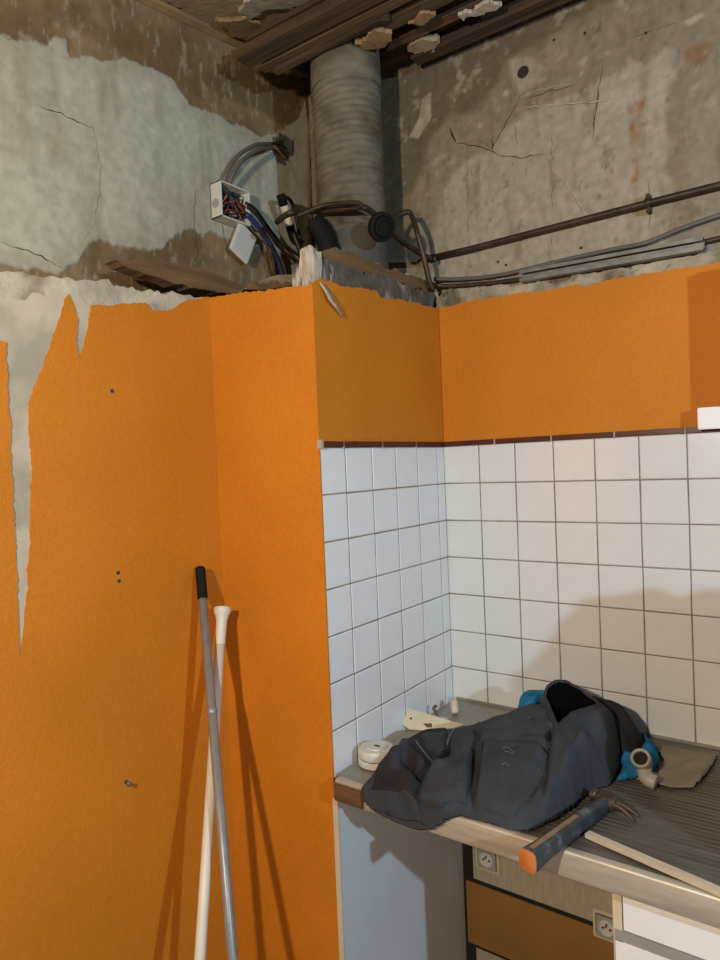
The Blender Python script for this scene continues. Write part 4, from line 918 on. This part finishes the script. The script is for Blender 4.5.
# pale stick
s0, s1 = onZ(587,834,ZT+0.006), onZ(716,890,ZT+0.010)
st = beam('wooden_stick', s0, s1+(s1-s0)*0.6, 0.016, 0.009, STICK, None, bevel=0.001); tag(st, 'pale whitewashed wooden stick lying across the drainer', 'stick')
# ---- hammer
h0, h1 = onZ(527,862,ZT+0.022), onZ(604,803,ZT+0.022)
hd = (h1-h0).normalized(); hs = hd.cross(Vector((0,0,1))).normalized(); hu = hs.cross(hd)
ham = thing('hammer', (h0+h1)/2, 'old claw hammer with dark handle and orange butt over the worktop edge', 'hammer')
HL = (h1-h0).length
def handle_vf(secs):
    v, f = [], []; n = 16
    for t, a, b in secs:
        for k in range(n):
            an = 2*math.pi*k/n; ca, sa = math.cos(an), math.sin(an)
            e_ = 0.55; xx = math.copysign(abs(ca)**e_, ca)*a; yy_ = math.copysign(abs(sa)**e_, sa)*b
            v.append(h0+hd*(t*HL)+hs*xx+hu*yy_)
    for i in range(len(secs)-1):
        for k in range(n): f.append((i*n+k, i*n+(k+1)%n, (i+1)*n+(k+1)%n, (i+1)*n+k))
    f += [tuple(range(n-1,-1,-1)), tuple((len(secs)-1)*n+k for k in range(n))]
    return v, f
hb = obj('handle', *handle_vf([(0.012,.0165,.019),(0.05,.0165,.019),(0.2,.014,.017),(0.4,.0135,.0165),(0.6,.013,.0155),(0.8,.0120,.0145),(0.95,.0115,.0135),(1.0,.011,.013)]), HANDLE, ham); autosmooth(hb, 60)
eb = obj('butt', *handle_vf([(-0.004,.0150,.0175),(0.0,.0165,.019),(0.014,.0166,.0191)]), ENDGRAIN, ham); autosmooth(eb, 60)
beam('bare_wood_stripe', h0+hd*0.05*HL+hu*0.0176, h0+hd*0.62*HL+hu*0.0146, 0.009, 0.0035, HWOOD, ham)
hh = h1+hd*0.012
# head: eye block, neck and face one way, curved claws the other (pointing down to the deck on the right)
cd_ = (hs*0.97-hu*0.10).normalized()
lathe('head_eye', [(0.012,-0.018),(0.0165,-0.014),(0.0165,0.014),(0.012,0.018)], hh, cd_, HSTEEL, ham, 8)
lathe('striking_face', [(0.011,0),(0.010,0.006),(0.0135,0.010),(0.0135,0.017),(0.011,0.019)], hh-cd_*0.014, -cd_, HSTEEL, ham, 14)
for s2 in (-1, 1):
    pts = [hh+cd_*0.014+hd*0.004*s2, hh+cd_*0.030+hd*0.006*s2+Vector((0,0,0.002)), hh+cd_*0.046+hd*0.008*s2-hu*0.003, hh+cd_*0.060+hd*0.010*s2-hu*0.009]
    v, f = tubevf(smoothpts(pts, 4), [0.009-0.0006*i for i in range(13)], 8); obj('claw', v, f, HSTEEL, ham, True)

# ================================================================== AT THE RIGHT EDGE AND BEYOND IT
wc = thing('rail_and_added_cabinet', (1.1, -0.05, 1.66), 'white bottom rail at the right edge, with an unseen cabinet added for its shadow', 'wall cabinet')
box('bottom_rail', 0.6935, 1.5, -0.040, -0.0075, 1.661, 1.711, CABW, wc, 0.002)
box('added_cabinet_body', 0.775, 1.5, -0.080, -0.0005, 1.7155, 2.03, CABW, wc, 0.003)  # unseen body and doors, added to shade the right end of the wallpaper
box('added_cabinet_door', 0.778, 1.13, -0.094, -0.0805, 1.72, 2.025, CABW, wc, 0.002)
box('added_cabinet_door', 1.134, 1.497, -0.094, -0.0805, 1.72, 2.025, CABW, wc, 0.002)
gb = prism_xz('shadow_board', ragged([(1.02,0.002,0),(1.95,0.002,0),(1.95,1.60),(1.45,1.546),(1.28,1.531),(1.215,1.517),(1.16,1.452),(1.08,1.35),(1.02,1.2,0)], 0.02, 0.003, 91), -0.632, -0.6195, SHADEBOARD)  # added out of view, outline cut to shape the shadow on the back tiles
tag(gb, 'unseen grey board added to cast the shadow on the back tiles', 'shadow board')

# ================================================================== pieces that belong to a part go under that part
def nest(thing_, part, *subs):
    kids = [c for c in COL.objects if c.parent is thing_]
    host = next(c for c in kids if c.name.split('.')[0] == part)
    for c in kids:
        if c is not host and c.name.split('.')[0] in subs: c.parent = host; c.matrix_parent_inverse = Matrix()
nest(jk, 'chest_pocket', 'stitched_seam', 'embroidered_mark'); nest(jk, 'chest_flap', 'press_stud'); nest(jk, 'sleeve_cuff', 'snap_button'); nest(jk, 'hood', 'hood_lining'); nest(jk, 'open_front', 'inside_lining', 'zip')
nest(ham, 'handle', 'butt', 'bare_wood_stripe'); nest(ham, 'head_eye', 'striking_face', 'claw')
nest(rt_, 'top_cap', 'slot'); nest(pg, 'metal_tube', 'joint_collar')
nest(jb, 'box_back', 'box_interior'); nest(cp, 'clamp_ring', 'clamp_ear')
for t in [o for o in COL.objects if o.parent is None and o.name.split('.')[0] == 'power_socket']: nest(t, 'cover_plate', 'socket_well', 'contact_hole', 'earth_pin')
